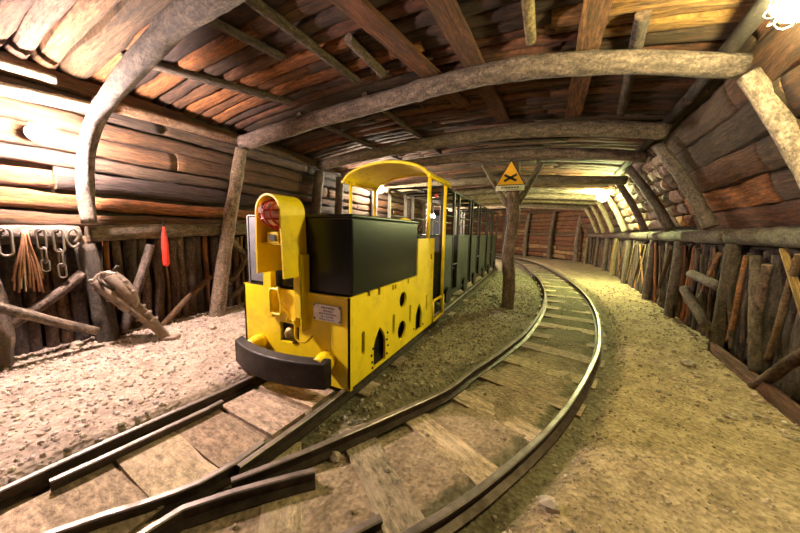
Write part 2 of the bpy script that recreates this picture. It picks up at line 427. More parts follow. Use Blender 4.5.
# ceiling
def ceil_S(u, v, h=0.): return V((u, v, zceil(u, v) - h))
w = MB(); grid_sheet(w, lambda u, v: V((u, v, zceil(u, v) + .06)), fr(-9, 3.2, 24), fr(-2.6, 23, 40))
ce = struct(w.build('ceiling', M['rock']))
p = MB(); y = -2.5
tones_c = [T_RED, T_BROWN, T_DARK, T_DARK, T_BROWN, T_GREY, T_RED]
while y < 16.5:
    near = y < 1.2
    h = rnd.uniform(.12, .2) if y < 6 else rnd.uniform(.2, .3)
    cuts = [-4.15] + ([rnd.choice([-1.5, -1.0, -2.2])] if True else []) + [rnd.choice([.0, .25, -.2])] + [1.75]
    if y > 9.5: cuts = [-8.5] + cuts
    cuts.sort()
    for a, b_ in zip(cuts, cuts[1:]):
        c = jit(rnd.choice(tones_c), .3); th = rnd.uniform(.03, .06)
        if near and b_ < -.9: c = jit(rnd.choice([T_GREY, T_PALE, (.17, .125, .095), T_ORANGE]), .2); th = .085
        if b_ > 1.5 and 1.9 < y < 2.75: c = jit((.26, .165, .055), .15)
        if 1.2 < y < 2.8 and b_ < -.9: c = jit(rnd.choice([T_RED, T_BROWN, T_ORANGE, T_DARK]), .3)
        slab(p, ceil_S, a - rnd.uniform(0, .1), b_ + rnd.uniform(-.02, .06), y, y + h - rnd.uniform(.004, .03), th, c, rnd.random() * 50, wav=.03, step=.2)
    y += h
p.build('ceiling_planks', M['ceil'], ce)

# tracks in plan
OUT = Path([(-1.9, -.35), (-1.25, .05), (-.75, .46), (-.37, .9), (-.09, 1.36), (.2, 2.), (.47, 2.84), (.68, 3.74), (.86, 5.27), (.87, 7.1), (.62, 9.5), (-.05, 13.), (-1.1, 15.3), (-2.8, 17.2), (-5, 18.8)])
GA = .72
LT = Path([(-1.66, -2.6), (-1.66, .2), (-1.58, 1.5), (-1.59, 4), (-1.66, 9), (-1.85, 11), (-2.6, 13.5), (-4.2, 15.6), (-6.5, 17.2)])
def pdist(path, x, y, step=3):
    best = 1e9; bi = 0
    for i in range(0, len(path.p), step):
        q = path.p[i]; d = (q.x - x) ** 2 + (q.y - y) ** 2
        if d < best: best = d; bi = i
    q = path.p[bi]; t = path.p[min(bi + 1, len(path.p) - 1)] - path.p[max(bi - 1, 0)]; t.normalize()
    return -((x - q.x) * t.y - (y - q.y) * t.x) if best < 4 else math.copysign(9, x - q.x) * -1     # + on the left-hand side
def sstep(a, b, x): t = max(0., min(1., (x - a) / (b - a))); return t * t * (3 - 2 * t)
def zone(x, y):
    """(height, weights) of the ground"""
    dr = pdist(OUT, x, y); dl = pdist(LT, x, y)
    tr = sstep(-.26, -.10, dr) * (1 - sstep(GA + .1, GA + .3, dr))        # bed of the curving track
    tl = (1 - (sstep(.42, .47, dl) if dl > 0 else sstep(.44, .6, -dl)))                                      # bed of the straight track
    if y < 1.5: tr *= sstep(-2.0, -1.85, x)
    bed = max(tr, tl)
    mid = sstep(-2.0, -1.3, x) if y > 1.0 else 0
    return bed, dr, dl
def gz(x, y):
    bed, dr, dl = zone(x, y)
    base = .012 * noise.noise(V((x * 1.3, y * 1.3, 0))) + .010 * noise.noise(V((x * 5, y * 5, 3))) + .003 * noise.noise(V((x * 17, y * 17, 5)))
    base += .05 * sstep(-3.1, -3.8, x)
    if dr > .5 and dl < -.3: base -= .05
    if dr < -.1: base -= .02
    inb = abs(dr - .36) < .27 or abs(dl) < .29
    return base * (1 - .7 * bed) - (.0685 if inb else .086) * bed, bed, dr, dl
w = MB(); xs = fr(-4.3, 2.5, 150); ys = fr(-2.6, 5, 170) + [5 + (15.5 - 5) * (i / 90) for i in range(1, 91)]
G_LEFT = (.44, .345, .28); G_RIGHT = (.43, .325, .19); G_MID = (.235, .205, .13); G_BED_SHADE = (.15, .13, .075)
def gcol(x, y, bed, dr, dl):
    k = .5 + .5 * noise.noise(V((x * .9, y * .9, 11)))
    if dl > 0: c = V(G_LEFT)
    elif dr < 0: c = V(G_RIGHT).lerp(V((.33, .27, .16)), .6 * sstep(.3, .8, k) * sstep(2, 6, y))
    else: c = V(G_MID).lerp(V((.33, .27, .18)), sstep(.35, .75, k) * .5)
    if bed: c = c.lerp(V(G_BED_SHADE), bed * .9)  # bed dirt, darkened further with the rails' shade painted in
    # dust lying between the rails where people walk
    if .12 < dr < GA - .1 and y < 4: c = c.lerp(V((.42, .31, .21)), .75 * (1 - sstep(2, 4, y)))
    if abs(dl) < .24: c = c.lerp(V((.46, .34, .25)), .8)
    return tuple(c)
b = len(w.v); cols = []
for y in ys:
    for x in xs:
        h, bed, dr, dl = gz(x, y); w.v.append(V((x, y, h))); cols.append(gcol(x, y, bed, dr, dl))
nx = len(xs)
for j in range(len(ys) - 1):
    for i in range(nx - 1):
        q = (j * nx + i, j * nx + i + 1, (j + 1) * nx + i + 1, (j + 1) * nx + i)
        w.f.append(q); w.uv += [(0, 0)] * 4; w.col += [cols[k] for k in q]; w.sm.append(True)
# the bend beyond, coarser
grid_sheet(w, lambda u, v: V((u, v, -.05)), fr(-9, 3, 12), fr(15.5, 24, 9), (.36, .28, .17))
grid_sheet(w, lambda u, v: V((u, v, -.05)), fr(-9, -4.3, 5), fr(8, 15.5, 8), (.36, .28, .17))
fl = struct(w.build('floor', M['ground']))

# ------------------------------------------------------------------ timber
def log(name, pts, r, label, cat, col=None, group=None, n=14, rough=.13, mat='bark', bend=.02, base=None, oval=1., parent=None):
    pts = [V(p) for p in pts]; r0, r1 = r if isinstance(r, tuple) else (r, r)
    if len(pts) == 2 and bend:
        L = (pts[1] - pts[0]).length; pts = [pts[0], pts[0].lerp(pts[1], .35) + V((rnd.uniform(-1, 1), rnd.uniform(-1, 1), rnd.uniform(-1, 1))) * bend * L * .4, pts[0].lerp(pts[1], .7) + V((rnd.uniform(-1, 1), rnd.uniform(-1, 1), rnd.uniform(-1, 1))) * bend * L * .4, pts[1]]
    path = crom(pts, max(.05, min(.09, r0 * .8))); m = len(path); sd = rnd.random() * 20
    rad = [r0 + (r1 - r0) * i / (m - 1) for i in range(m)]
    for _ in range(max(1, int(m / 9))):                                   # knots
        k = rnd.randrange(1, m - 1) if m > 3 else 0; rad[k] *= rnd.uniform(1.02, 1.1)
    mb = MB(); mb.tube(path, rad, n, jit(col or T_BARK, .15), jit(T_END, .15), rough, sd, oval=oval)
    o = mb.build(name, M[mat], loc=base if base is not None else pts[0]) if parent is None else mb.build(name, M[mat], parent)
    return tag(o, label, cat, group) if parent is None else o
def board(name, a, b, width, th, label, cat, wdir, col=None, group=None, mat='slab', var=.12):
    """sawn board from a to b, its width along wdir, slightly uneven"""
    a = V(a); b = V(b); t = (b - a).normalized(); wd = V(wdir); wd = (wd - t * wd.dot(t)).normalized(); nn = t.cross(wd)
    mb = MB(); n = max(3, int((b - a).length / .12)); c = jit(col or T_BROWN, var); uo = rnd.uniform(0, 30); sd = rnd.uniform(0, 40)
    for i in range(n + 1):
        q = a.lerp(b, i / n); e1 = width / 2 * (1 + .1 * noise.noise(V((i * .5, sd, 0)))); e2 = width / 2 * (1 + .1 * noise.noise(V((i * .5, sd, 5))))
        for (s1, s2) in ((-1, -1), (1, -1), (1, 1), (-1, 1)):
            mb.v.append(q + wd * (s1 * (e1 if s1 < 0 else e2)) + nn * (s2 * th / 2))
    ww = [0, width, width + th, 2 * width + th, 2 * width + 2 * th]; Ld = (b - a).length / n
    for i in range(n):
        for k in range(4):
            l = (k + 1) % 4; u0, u1 = uo + Ld * i, uo + Ld * (i + 1)
            mb.face((i * 4 + k, i * 4 + l, i * 4 + 4 + l, i * 4 + 4 + k), [(u0, ww[k]), (u0, ww[k + 1]), (u1, ww[k + 1]), (u1, ww[k])], c)
    mb.face((3, 2, 1, 0), None, T_END); mb.face([n * 4 + k for k in range(4)], None, T_END)
    return tag(mb.build(name, M[mat], loc=a), label, cat, group)

BEAMC = (.20, .148, .10)
# first set: bent log at the upper left
log('roof_log', [(-3.74, 1.13, 1.17), (-3.75, 1.13, 1.42), (-3.66, 1.13, 1.73), (-3.40, 1.13, 2.04), (-2.98, 1.14, 2.22), (-2.44, 1.13, 2.36), (-2.0, 1.12, 2.43), (-1.0, 1.1, 2.45), (.1, 1.1, 2.44), (.95, 1.1, 2.36)], (.052, .102),
    'pale bent log curving from the left wall up under the roof', 'log', BEAMC, n=16, rough=.16)
log('roof_log', [(-3.80, 2.76, 2.34), (-2.8, 2.75, 2.43), (-1.4, 2.72, 2.50), (-.4, 2.66, 2.50), (.4, 2.75, 2.44), (1.17, 2.92, 2.33)], (.098, .072),
    'thick pale roof log arching across the tunnel over the yellow locomotive front', 'log', (.36, .275, .185), n=18, rough=.12)
log('roof_log', [(-3.80, 4.3, 2.36), (-2.4, 4.3, 2.47), (-.7, 4.28, 2.53), (.4, 4.3, 2.46), (1.2, 4.32, 2.34)], .088,
    'second roof log beyond the thick pale one, over the locomotive cab', 'log', BEAMC, n=16)
log('roof_log', [(-3.80, 5.0, 2.33), (-2.0, 5.0, 2.42), (-.45, 5.05, 2.41), (.6, 5.2, 2.37), (1.3, 5.5, 2.32)], .08,
    'roof log resting on the forked post with the yellow sign', 'log', BEAMC)
k = 4
for y in (6.8, 8.25, 9.6, 10.8, 12.0, 13.2):
    xr = RW.at(RW.s_of_y(y)).x
    log('roof_log', [(-3.9, y, 2.25), (-1.2, y, 2.35), (xr - .62, y, 2.2)], .085, 'pale roof log deep in the tunnel, %s beyond the yellow warning sign' % ORD[k - 3], 'log', (.30, .23, .15), n=10)
    k += 1
# posts on the left
log('support_post', [(-3.72, 1.18, -.1), (-3.74, 1.14, .5), (-3.78, 1.09, .98)], (.085, .075), 'bark-covered post at the left wall with the rusty rock drill leaning beside it', 'post', T_BARK, n=16)
log('support_post', [(-3.68, 2.16, -.1), (-3.69, 2.36, .9), (-3.72, 2.66, 2.22)], (.088, .072), 'leaning post at the left wall carrying the thick pale roof log', 'post', (.25, .185, .13), n=16)
log('support_post', [(-3.70, .50, -.1), (-3.74, .55, .4), (-3.80, .5, .98)], (.09, .08), 'post at the far left edge of the wall of hanging chains', 'post', T_BARK, n=14)
log('support_post', [(-3.72, 3.95, -.1), (-3.72, 4.05, 1.2), (-3.72, 4.2, 2.22)], (.1, .09), 'leaning post on the left wall behind the locomotive hood', 'post', T_BARK, n=12)
log('support_post', [(-3.72, 4.65, -.1), (-3.72, 4.8, 2.22)], (.09, .08), 'post on the left wall behind the locomotive cab', 'post', T_BARK, n=12)
for i, y in enumerate((6.25, 8.3, 9.6)):
    log('support_post', [(-3.74, y - .1, -.1), (-3.78, y, 2.14)], (.09, .08), 'post on the left wall behind the green wagons, %s from the locomotive' % ORD[i + 1], 'post', T_BARK, n=10)
for k, sx in enumerate((SF + .35, SF + 2.2, SF + 3.9, SF + 5.6)):
    q = RW.at(sx) + RW.nl(sx) * .27
    log('support_post', [(q.x, q.y, -.1), (q.x, q.y, 1.2), (q.x + .1, q.y, 2.3)], .1, 'post on the far end wall, %s from the right' % ORD[k + 1], 'post', T_BARK, n=10)
# wall logs on the left
log('wall_log', [(-3.80, -1.2, 1.03), (-3.82, .3, 1.06), (-3.83, 1.08, 1.07)], .078, 'horizontal wall log with chain links hung over it', 'log', (.13, .095, .07))
log('wall_log', [(-3.83, 1.14, 1.075), (-3.84, 2.0, 1.12), (-3.84, 3.2, 1.16)], .075, 'horizontal wall log behind the red hanging canister', 'log', (.19, .14, .085))
log('wall_log', [(-3.84, 3.25, 1.16), (-3.84, 6.2, 1.2)], .075, 'horizontal wall log behind the yellow locomotive', 'log', T_BARK)
log('wall_log', [(-3.80, -1., 2.10), (-3.80, .3, 2.15), (-3.80, 1.35, 2.24)], .05, 'upper of two pale poles above the bright left lamp', 'log', (.34, .26, .2))
log('wall_log', [(-3.74, -1., 2.26), (-3.74, .3, 2.33), (-3.74, 1.02, 2.36)], .035, 'pole under the roof slabs at the upper left corner', 'log', (.34, .26, .2))
log('wall_log', [(-3.85, 1.28, 2.31), (-3.85, 2.0, 2.34), (-3.85, 2.74, 2.36)], .055, 'long pole along the top of the left wall between bent log and leaning post', 'log', T_BROWN)
log('wall_log', [(-3.85, 2.9, 2.38), (-3.85, 6.5, 2.40)], .055, 'long pole along the top of the left wall behind the locomotive lamp hood', 'log', T_BROWN)
# struts on the left wall
log('wall_strut', [(-3.74, .60, .34), (-3.72, .86, .54), (-3.74, 1.05, .72)], .04, 'thick strut rising to the right under the hanging chains', 'strut', (.25, .19, .15))
log('wall_strut', [(-3.62, .52, .56), (-3.60, .8, .36), (-3.60, 1.06, .19)], .036, 'strut sloping down to the right under the hanging chains', 'strut', (.24, .18, .14))
log('wall_strut', [(-3.78, 1.62, .02), (-3.76, 1.9, .30), (-3.76, 2.2, .54)], (.035, .03), 'thin strut leaning towards the leaning post below the red canister', 'strut', T_BROWN)
log('wall_strut', [(-3.76, 1.28, .06), (-3.78, 1.45, .52), (-3.79, 1.6, .96)], .04, 'dark strut slanting behind the rock drill', 'strut', (.15, .11, .1))
log('wall_strut', [(-3.80, 2.52, 1.0), (-3.80, 2.9, .55)], .035, 'upper crossed strut between leaning post and locomotive', 'strut', T_BARK)
log('wall_strut', [(-3.74, 2.42, .42), (-3.76, 2.95, 1.02)], .035, 'crossed strut rising from the leaning post toward the locomotive', 'strut', T_BARK)
log('wall_strut', [(-3.74, 2.42, .22), (-3.76, 2.95, .55)], .035, 'lowest strut between leaning post and locomotive', 'strut', T_BARK)
log('wall_strut', [(-3.66, 2.42, 1.13), (-3.84, 2.52, 1.5)], .02, 'thin pale stake beside the leaning post above the wall log', 'strut', T_PALE, n=8)

# lagging poles
def pole_proto(seed, h, r, col, split=False):
    mb = MB(); P = [V((rnd.uniform(-.012, .012), rnd.uniform(-.012, .012), h * i / 4)) for i in range(5)]
    mb.tube(crom(P, .1), r, 9, col, T_END, .14, seed, oval=.55 if split else 1.)
    return mb.build('lagging_pole', M['slab' if split else 'bark'])
protos = [pole_proto(i, 1.10, (.036, .05, .042, .055, .04, .047, .03)[i], [(.12, .078, .06), (.085, .055, .045), T_BROWN, (.10, .066, .054), T_ORANGE, (.12, .07, .055), T_PALE][i], i in (4, 6)) for i in range(7)]
wts = [0, 1, 2, 3, 5, 0, 1, 3, 5, 4, 6, 1, 2, 5, 3]
used = [False] * 7
def put_pole(x, y, rz, tilt, label, group, sc=1., i=None):
    i = rnd.choice(wts) if i is None else i
    if used[i]: o = protos[i].copy(); C.objects.link(o)
    else: o = protos[i]; used[i] = True
    o.location = (x, y, -.06); o.rotation_euler = (tilt[0], tilt[1], rz); o.scale = (sc, sc, rnd.uniform(.98, 1.04)); tag(o, label, 'pole', group)
    return o
u = LW.s_of_y(-.3)
while u < LW.s_of_y(4.6):
    q = LW.at(u) - LW.nl(u) * rnd.uniform(.0, .015)
    bay = ('among the hanging chains left of the rock drill' if q.y < 1.15 else 'between the rock drill and the leaning post' if q.y < 2.45 else 'between the leaning post and the locomotive')
    put_pole(q.x, q.y, rnd.uniform(-.4, .4), (rnd.uniform(-.02, .02), 0), 'upright lagging pole of the left wall ' + bay, 'left wall lagging poles ' + bay)
    u += rnd.uniform(.085, .115)
u = RW.s_of_y(2.0)
RPY = [2.55, 4.05, 5.55, 6.8, 8.8, 10.4, 11.8, 13.2, 14.4]
while u < SF + .2:
    q = RW.at(u) + RW.nl(u) * rnd.uniform(.02, .05); k = sum(1 for a in RPY if a < q.y)
    if k <= 1: bay = 'nearer than the post by the kick board'
    else: bay = 'beyond the %s post from the kick board' % ORD[k - 1]
    put_pole(q.x, q.y, rnd.uniform(-.4, .4) + 1.5, (rnd.uniform(-.05, .05), rnd.uniform(-.09, .09)), 'upright lagging pole of the right wall ' + bay, 'right wall lagging poles ' + bay, rnd.uniform(.6, 1.))
    u += rnd.uniform(.07, .115) if q.y < 9 else rnd.uniform(.16, .22)
# right wall posts, wall logs, inclined legs
for k, y in enumerate(RPY):
    if k == 0: continue
    s = RW.s_of_y(y); q = RW.at(s) + RW.nl(s) * .14
    r = .062
    lab = 'upright post by the right wall at the end of the kick board' if k == 1 else 'upright post by the right wall, %s beyond the one at the kick board' % ORD[k - 1]
    log('support_post', [(q.x, q.y, -.1), (q.x + .01, q.y, .6), (q.x + .02, q.y, 1.10)], (r * 1.05, r * .95), lab, 'post', jit((.13, .09, .06), .2) if k not in (5, 8) else (.28, .2, .10), n=14)
legs = [(2.62, 2.9), (4.35, 4.72), (5.5, 6.1), (6.9, 7.3), (8.7, 9.0), (10.3, 10.5), (11.7, 11.8), (13.0, 13.1)]
for k, (ya, yb) in enumerate(legs):
    sa, sb = RW.s_of_y(ya), RW.s_of_y(yb); o_ = .17 if k < 2 else .22; a = right_S(sa, 1.27, o_); b_ = right_S(sb, 2.28, o_ + .01)
    if k == 0: a = V((1.62, 2.76, 1.24)); b_ = V((1.21, 2.93, 2.27))
    lab = ['pale inclined leg at the upper right under the thick pale roof log', 'thick inclined leg on the right wall beside the orange slab'][k] if k < 2 else 'inclined leg on the upper right wall, %s beyond the orange slab' % ORD[k - 1]
    log('inclined_leg', [a, a.lerp(b_, .5) + V((.02, 0, .02)), b_], (.062, .057) if k < 1 else (.066, .058) if k < 3 else .06, lab, 'leg', (.34, .26, .18) if k == 0 else jit((.15, .105, .078), .2) if k < 4 else (.34, .26, .16), n=14)
ends = [1.0, 4.25, 7.0, 9.6, 12.2, 14.4]
for k, (ya, yb) in enumerate(zip(ends, ends[1:])):
    sa, sb = RW.s_of_y(ya) + .02, RW.s_of_y(yb) - .02; pts = []
    for t in (0, .33, .66, 1): q = RW.at(sa + (sb - sa) * t) + RW.nl(sa + (sb - sa) * t) * .085; pts.append((q.x, q.y, 1.175))
    log('wall_log', pts, (.085, .078), ['thick horizontal wall log at the right edge below the orange slab', 'horizontal wall log on the right wall beyond the orange slab'][k] if k < 2 else 'horizontal wall log on the right wall, %s in line beyond the orange slab' % ORD[k], 'log', (.14, .10, .076))
# long pole where right wall meets roof
for k, (ya, yb) in enumerate(((.6, 3.6), (3.7, 7.6))):
    pts = []
    for t in (0, .5, 1): s = RW.s_of_y(ya + (yb - ya) * t); q = right_S(s, 2.44, .13); pts.append(q)
    log('wall_log', pts, .05, ['pole in the corner of right wall and roof by the upper right lamp', 'pole in the corner of right wall and roof above the stone packing'][k], 'log', T_DARK)
# loose timber at the foot of the right wall
def rw(y, h, z): s = RW.s_of_y(y); q = RW.at(s) + RW.nl(s) * h; return V((q.x, q.y, z))
board('kick_board', rw(2.3, .17, .04), rw(3.98, .20, .04), .12, .03, 'long reddish kick board lying along the foot of the right wall', 'board', (-.1, 0, 1), (.15, .08, .055))
log('leaning_lath', [rw(3.62, .13, 1.0), rw(3.24, .18, .1)], .036, 'brown pole leaning on the right wall above the kick board', 'pole', (.15, .105, .07))
log('leaning_lath', [rw(3.34, .16, .95), rw(3.5, .12, .25)], .03, 'pole crossing the leaning brown pole on the right wall', 'pole', (.16, .09, .06))
board('leaning_lath', rw(3.30, .12, 1.08), rw(2.80, .14, .60), .04, .018, 'yellowish split lath slanting across the right wall near the frame edge', 'lath', (1, .3, .5), (.30, .22, .07))
log('leaning_lath', [rw(2.7, .18, .5), rw(3.16, .20, .0)], .036, 'thick short pole leaning down to the kick board at the right edge', 'pole', (.15, .08, .06))
log('timber_offcut', [rw(4.86, .16, .70), rw(4.16, .13, .64)], .05, 'upper short reddish log jammed between two right wall posts', 'log', (.13, .075, .06))
log('timber_offcut', [rw(4.88, .2, .50), rw(4.16, .2, .20)], .052, 'lower short reddish log sloping between two right wall posts', 'log', (.14, .075, .06))
board('leaning_lath', rw(6.1, .14, .34), rw(5.66, .17, .98), .05, .02, 'thin pale lath slanting between two right wall posts', 'lath', (1, .3, .5), (.22, .15, .09))
board('leaning_lath', rw(7.6, .12, .2), rw(7.3, .12, 1.0), .05, .02, 'yellow-green lath leaning beside the distant right wall posts', 'lath', (0, 1, .3), (.28, .22, .08))
keep_ = rnd; rnd = random.Random(5)
for k, (y0, y1, z0, z1, r_) in enumerate(((4.3, 4.7, 1.0, .3, .02), (4.75, 4.5, .95, .2, .018), (5.75, 6.2, 1.0, .15, .022), (6.35, 6.0, 1.0, .1, .018), (7.1, 7.7, .2, 1.0, .02), (7.9, 7.4, .2, 1., .018), (8.2, 8.6, 1., .1, .02), (9.1, 9.8, .9, .1, .022), (10.0, 9.5, 1., .1, .02), (3.75, 3.9, 1.0, .15, .02), (4.0, 3.8, .8, .1, .018), (3.05, 3.2, 1.05, .2, .022))):
    log('leaning_lath', [rw(y0, .13, z0), rw(y1, .13, z1)], r_, 'thin loose lath slanting over the poles of the right wall', 'lath', rnd.choice([T_BROWN, T_PALE, T_ORANGE, T_GREY]), 'loose laths of the right wall', n=8)
rnd = keep_
# battens and planks under the roof, running along the tunnel
def batten(x0, y0, x1, y1, r, lab, col=T_BARK, board_w=0):
    a = V((x0, y0, zceil(x0, y0) - .075)); b_ = V((x1, y1, zceil(x1, y1) - .075))
    if board_w: return board('roof_plank', a + V((0, 0, -.0)), b_ + V((0, 0, -.0)), board_w, .045, lab, 'plank', (1, 0, 0), col)
    return log('roof_batten', [a, a.lerp(b_, .5), b_], r, lab, 'batten', col, n=9, rough=.1)
batten(-3.3, 1.30, -2.75, 2.62, .038, 'roof batten nearest the left wall between bent log and thick roof log')
batten(-2.33, 1.26, -2.17, 2.0, .034, 'short roof batten end hanging between bent log and thick roof log')
batten(-1.88, 1.24, -1.80, 2.62, .04, 'round roof batten left of the wide planks')
batten(-1.47, .6, -.93, 3.6, 0, 'left of two wide brown planks crossing the thick roof log', (.20, .088, .034), .17)
batten(-.80, .6, -.55, 4.2, 0, 'wide brown plank crossing the thick roof log at mid picture', (.18, .08, .032), .17)
batten(.20, 1.2, .26, 4.2, 0, 'wide brown plank at upper right of centre crossing the thick roof log', (.20, .11, .045), .16)
batten(-.18, 2.1, -.17, 2.6, .04, 'short stub batten just in front of the thick roof log', (.34, .24, .12))
batten(.50, 2.5, .74, 4.2, .045, 'roof batten behind the right half of the thick roof log')
batten(-1.50, 2.05, -1.50, 2.62, .04, 'short round stub behind the thick roof log near the left planks', (.3, .22, .14))
batten(-2.66, .4, -2.30, 1.12, .045, 'dark pole under the roof slabs crossing at the top left corner', (.16, .11, .09))
batten(-2.9, 2.9, -2.7, 5.5, .035, 'roof batten above the locomotive hood on the left')
batten(-1.9, 2.9, -1.85, 5.5, .035, 'roof batten above the locomotive cab')

# the forked post with its sign
pr = empty('sign_post', (-.42, 4.88, -.1), 'gnarled forked post standing alone between the two tracks', 'post')
log('post_trunk', [(-.40, 4.88, -.12), (-.40, 4.88, .35), (-.44, 4.89, .9), (-.40, 4.9, 1.4), (-.44, 4.92, 1.85), (-.44, 4.95, 2.27)], (.10, .085), '', '', (.11, .075, .045), parent=pr, n=16, rough=.22)
log('post_brace', [(-.50, 4.95, 1.60), (-.92, 4.97, 2.28)], (.042, .035), '', '', (.27, .2, .13), parent=pr, n=10)
log('post_brace', [(-.38, 4.98, 1.56), (-.06, 5.0, 2.25)], (.055, .045), '', '', (.17, .125, .07), parent=pr, n=10)
sg = empty('warning_sign', (-.465, 4.74, 1.82), 'yellow triangular warning sign with black cross on the lone post', 'sign')
mb = MB(); mb.prism([(-.205, 0), (.205, 0), (0, .36)], (-.465, 4.755, 1.90), (1, 0, 0), (0, 0, 1), (0, -1, 0), .012); mb.build('sign_panel', M['signy'], sg)
mb = MB(); e = .018
for (a, b_) in (((-.205, 0), (.205, 0)), ((.205, 0), (0, .36)), ((0, .36), (-.205, 0))):
    mb.tube([(-.465 + a[0], 4.742, 1.90 + a[1]), (-.465 + b_[0], 4.742, 1.90 + b_[1])], .006, 6)
mb.build('sign_border', M['ink'], sg)
mb = MB()
for s in (-1, 1): mb.prism([(-.1, -.018), (.1, -.018), (.1, .018), (-.1, .018)], (-.465, 4.743, 2.005), (.88, 0, .47 * s), (-.47 * s, 0, .88), (0, -1, 0), .004)
mb.build('cross_mark', M['ink'], sg)
mb = MB(); mb.prism([(-.205, -.085), (.205, -.085), (.205, -.006), (-.205, -.006)], (-.465, 4.755, 1.90), (1, 0, 0), (0, 0, 1), (0, -1, 0), .012); tp = mb.build('text_plate', M['signw'], sg)
mb = MB(); x = -.13
while x < .12:
    l = rnd.uniform(.012, .03); mb.prism([(x, -.05), (x + l, -.05), (x + l, -.03), (x, -.03)], (-.465, 4.743, 1.90), (1, 0, 0), (0, 0, 1), (0, -1, 0), .003); x += l + .012
mb.prism([(-.17, -.072), (.17, -.072), (.17, -.067), (-.17, -.067)], (-.465, 4.743, 1.90), (1, 0, 0), (0, 0, 1), (0, -1, 0), .003)
mb.build('lettering', M['ink'], tp)

# ------------------------------------------------------------------ rails and sleepers
RZ = .004; RH = .072
def rail(pts, label, group=None, flare=0, name='rail'):
    P = crom([V((p[0], p[1], 0)) for p in pts], .12) if not isinstance(pts[0], Vector) else pts
    prof = [(-.042, -RH), (.042, -RH), (.042, -RH + .008), (.007, -RH + .018), (.006, -.026), (.017, -.019), (.018, -.005), (.012, 0), (-.012, 0), (-.018, -.005), (-.017, -.019), (-.006, -.026), (-.007, -RH + .018), (-.042, -RH + .008)]
    mb = MB(); n = len(prof); m = len(P)
    for i, p in enumerate(P):
        t = (P[min(i + 1, m - 1)] - P[max(i - 1, 0)]).normalized(); s = V((t.y, -t.x, 0))
        for (a, h) in prof: mb.v.append(V((p.x, p.y, RZ + h)) + s * a)
    for i in range(m - 1):
        for k in range(n): l = (k + 1) % n; mb.face((i * n + k, (i + 1) * n + k, (i + 1) * n + l, i * n + l), None, (.5, .5, .5), False)
    mb.face([k for k in range(n)][::-1]); mb.face([(m - 1) * n + k for k in range(n)])
    o = mb.build(name, M['rail'], loc=P[0]); o.data.materials.append(M['railtop'])
    for i in range(m - 1):
        for k in (6, 7, 8): o.data.polygons[i * n + k].material_index = 1                  # running surface worn bright
    return tag(o, label, 'rail', group)
def lpath(o, y0, y1): return LT.off(o, .15, LT.s_of_y(y0), LT.s_of_y(y1))
rail(lpath(.375, -2.4, 16), 'left rail of the straight track running under the locomotive', 'running rails')
rail([V((-1.245, .80, 0))] + lpath(-.375, .95, 16), 'right rail of the straight track from the crossing nose to the wagons', 'running rails')
inner = [q for q in OUT.off(GA, .12, 0, OUT.L) if q.y > 2.3 or q.x > -.3 or q.x < -2.3 and q.y > 5]
rail([V((q.x, q.y, 0)) for q in crom([V((-1.2, .735, 0)), V((-1.08, .93, 0)), V((-.92, 1.22, 0)), V((-.72, 1.6, 0)), V((-.535, 1.98, 0)), inner[0]], .12)] + inner[1:], 'inner curved rail sweeping away from the crossing nose', 'running rails')
rail(OUT.off(0, .12), 'outer curved rail sweeping past the right side of the forked post', 'running rails')
rail([(-1.75, -.1), (-1.58, .28), (-1.42, .50), (-1.32, .66), (-1.285, .80), (-1.285, .97)], 'bent wing rail crossing from bottom left and ending inside the straight track', name='wing_rail')
rail([(-1.30, -.2), (-1.285, .3), (-1.25, .56), (-1.14, .70), (-.955, .90), (-.90, .955)], 'pale bent wing rail ending beside the inner curved rail', name='wing_rail')
rail([(-1.915, .36), (-1.895, .5), (-1.845, 1.0), (-1.845, 1.1)], 'short pale guard rail inside the left rail of the straight track', name='guard_rail')
rail([(-1.2, .22), (-.86, .50), (-.60, .76), (-.50, .90)], 'dark stub of guard rail at the bottom edge inside the outer curved rail', name='guard_rail')
# sleepers
def sleeper(c, t, half, wd, top, label, group, th=.09, col=(.33, .25, .17)):
    s = V((t.y, -t.x, 0)); a = V((c.x, c.y, top - th / 2)) - s * half; b_ = V((c.x, c.y, top - th / 2)) + s * half
    return board('sleeper', a, b_, wd, th, label, 'sleeper', t, col, group, 'sleeper', .05)
u = OUT.s_of_y(.25); k = 1
while u < OUT.s_of_y(13.2):
    q = OUT.at(u) + OUT.nl(u) * (GA / 2); y = q.y
    sleeper(q, OUT.tan(u) + V((rnd.uniform(-.04, .04), 0, 0)), .40 if y < 2 else .43, rnd.uniform(.16, .22) if y < 4 else .2, RZ - RH + rnd.uniform(-.002, .004), 'timber sleeper of the curving track, %s from the crossing' % ORD[k], 'sleepers of the curving track', col=(.40, .30, .19))
    u += .5 if y < 4 else .58; k += 1
k = 1
for y in (-.05, .21, .47, .73, .99, 1.25, 1.51):
    s = LT.s_of_y(y); q = LT.at(s)
    sleeper(V((q.x, q.y, 0)), LT.tan(s), .27, .245, RZ - .05 + rnd.uniform(-.006, .006), 'dusty deck board between the straight rails, %s from the bottom edge' % ORD[k], 'deck boards of the straight track', .1, (.50, .37, .27)); k += 1
for y in (1.85, 2.4, 4.2, 5.2):
    s = LT.s_of_y(y); q = LT.at(s); sleeper(q, LT.tan(s), .5, .2, RZ - RH - .004, 'sleeper under the train on the straight track, %s from the locomotive front' % ORD[k - 7], 'sleepers under the train'); k += 1

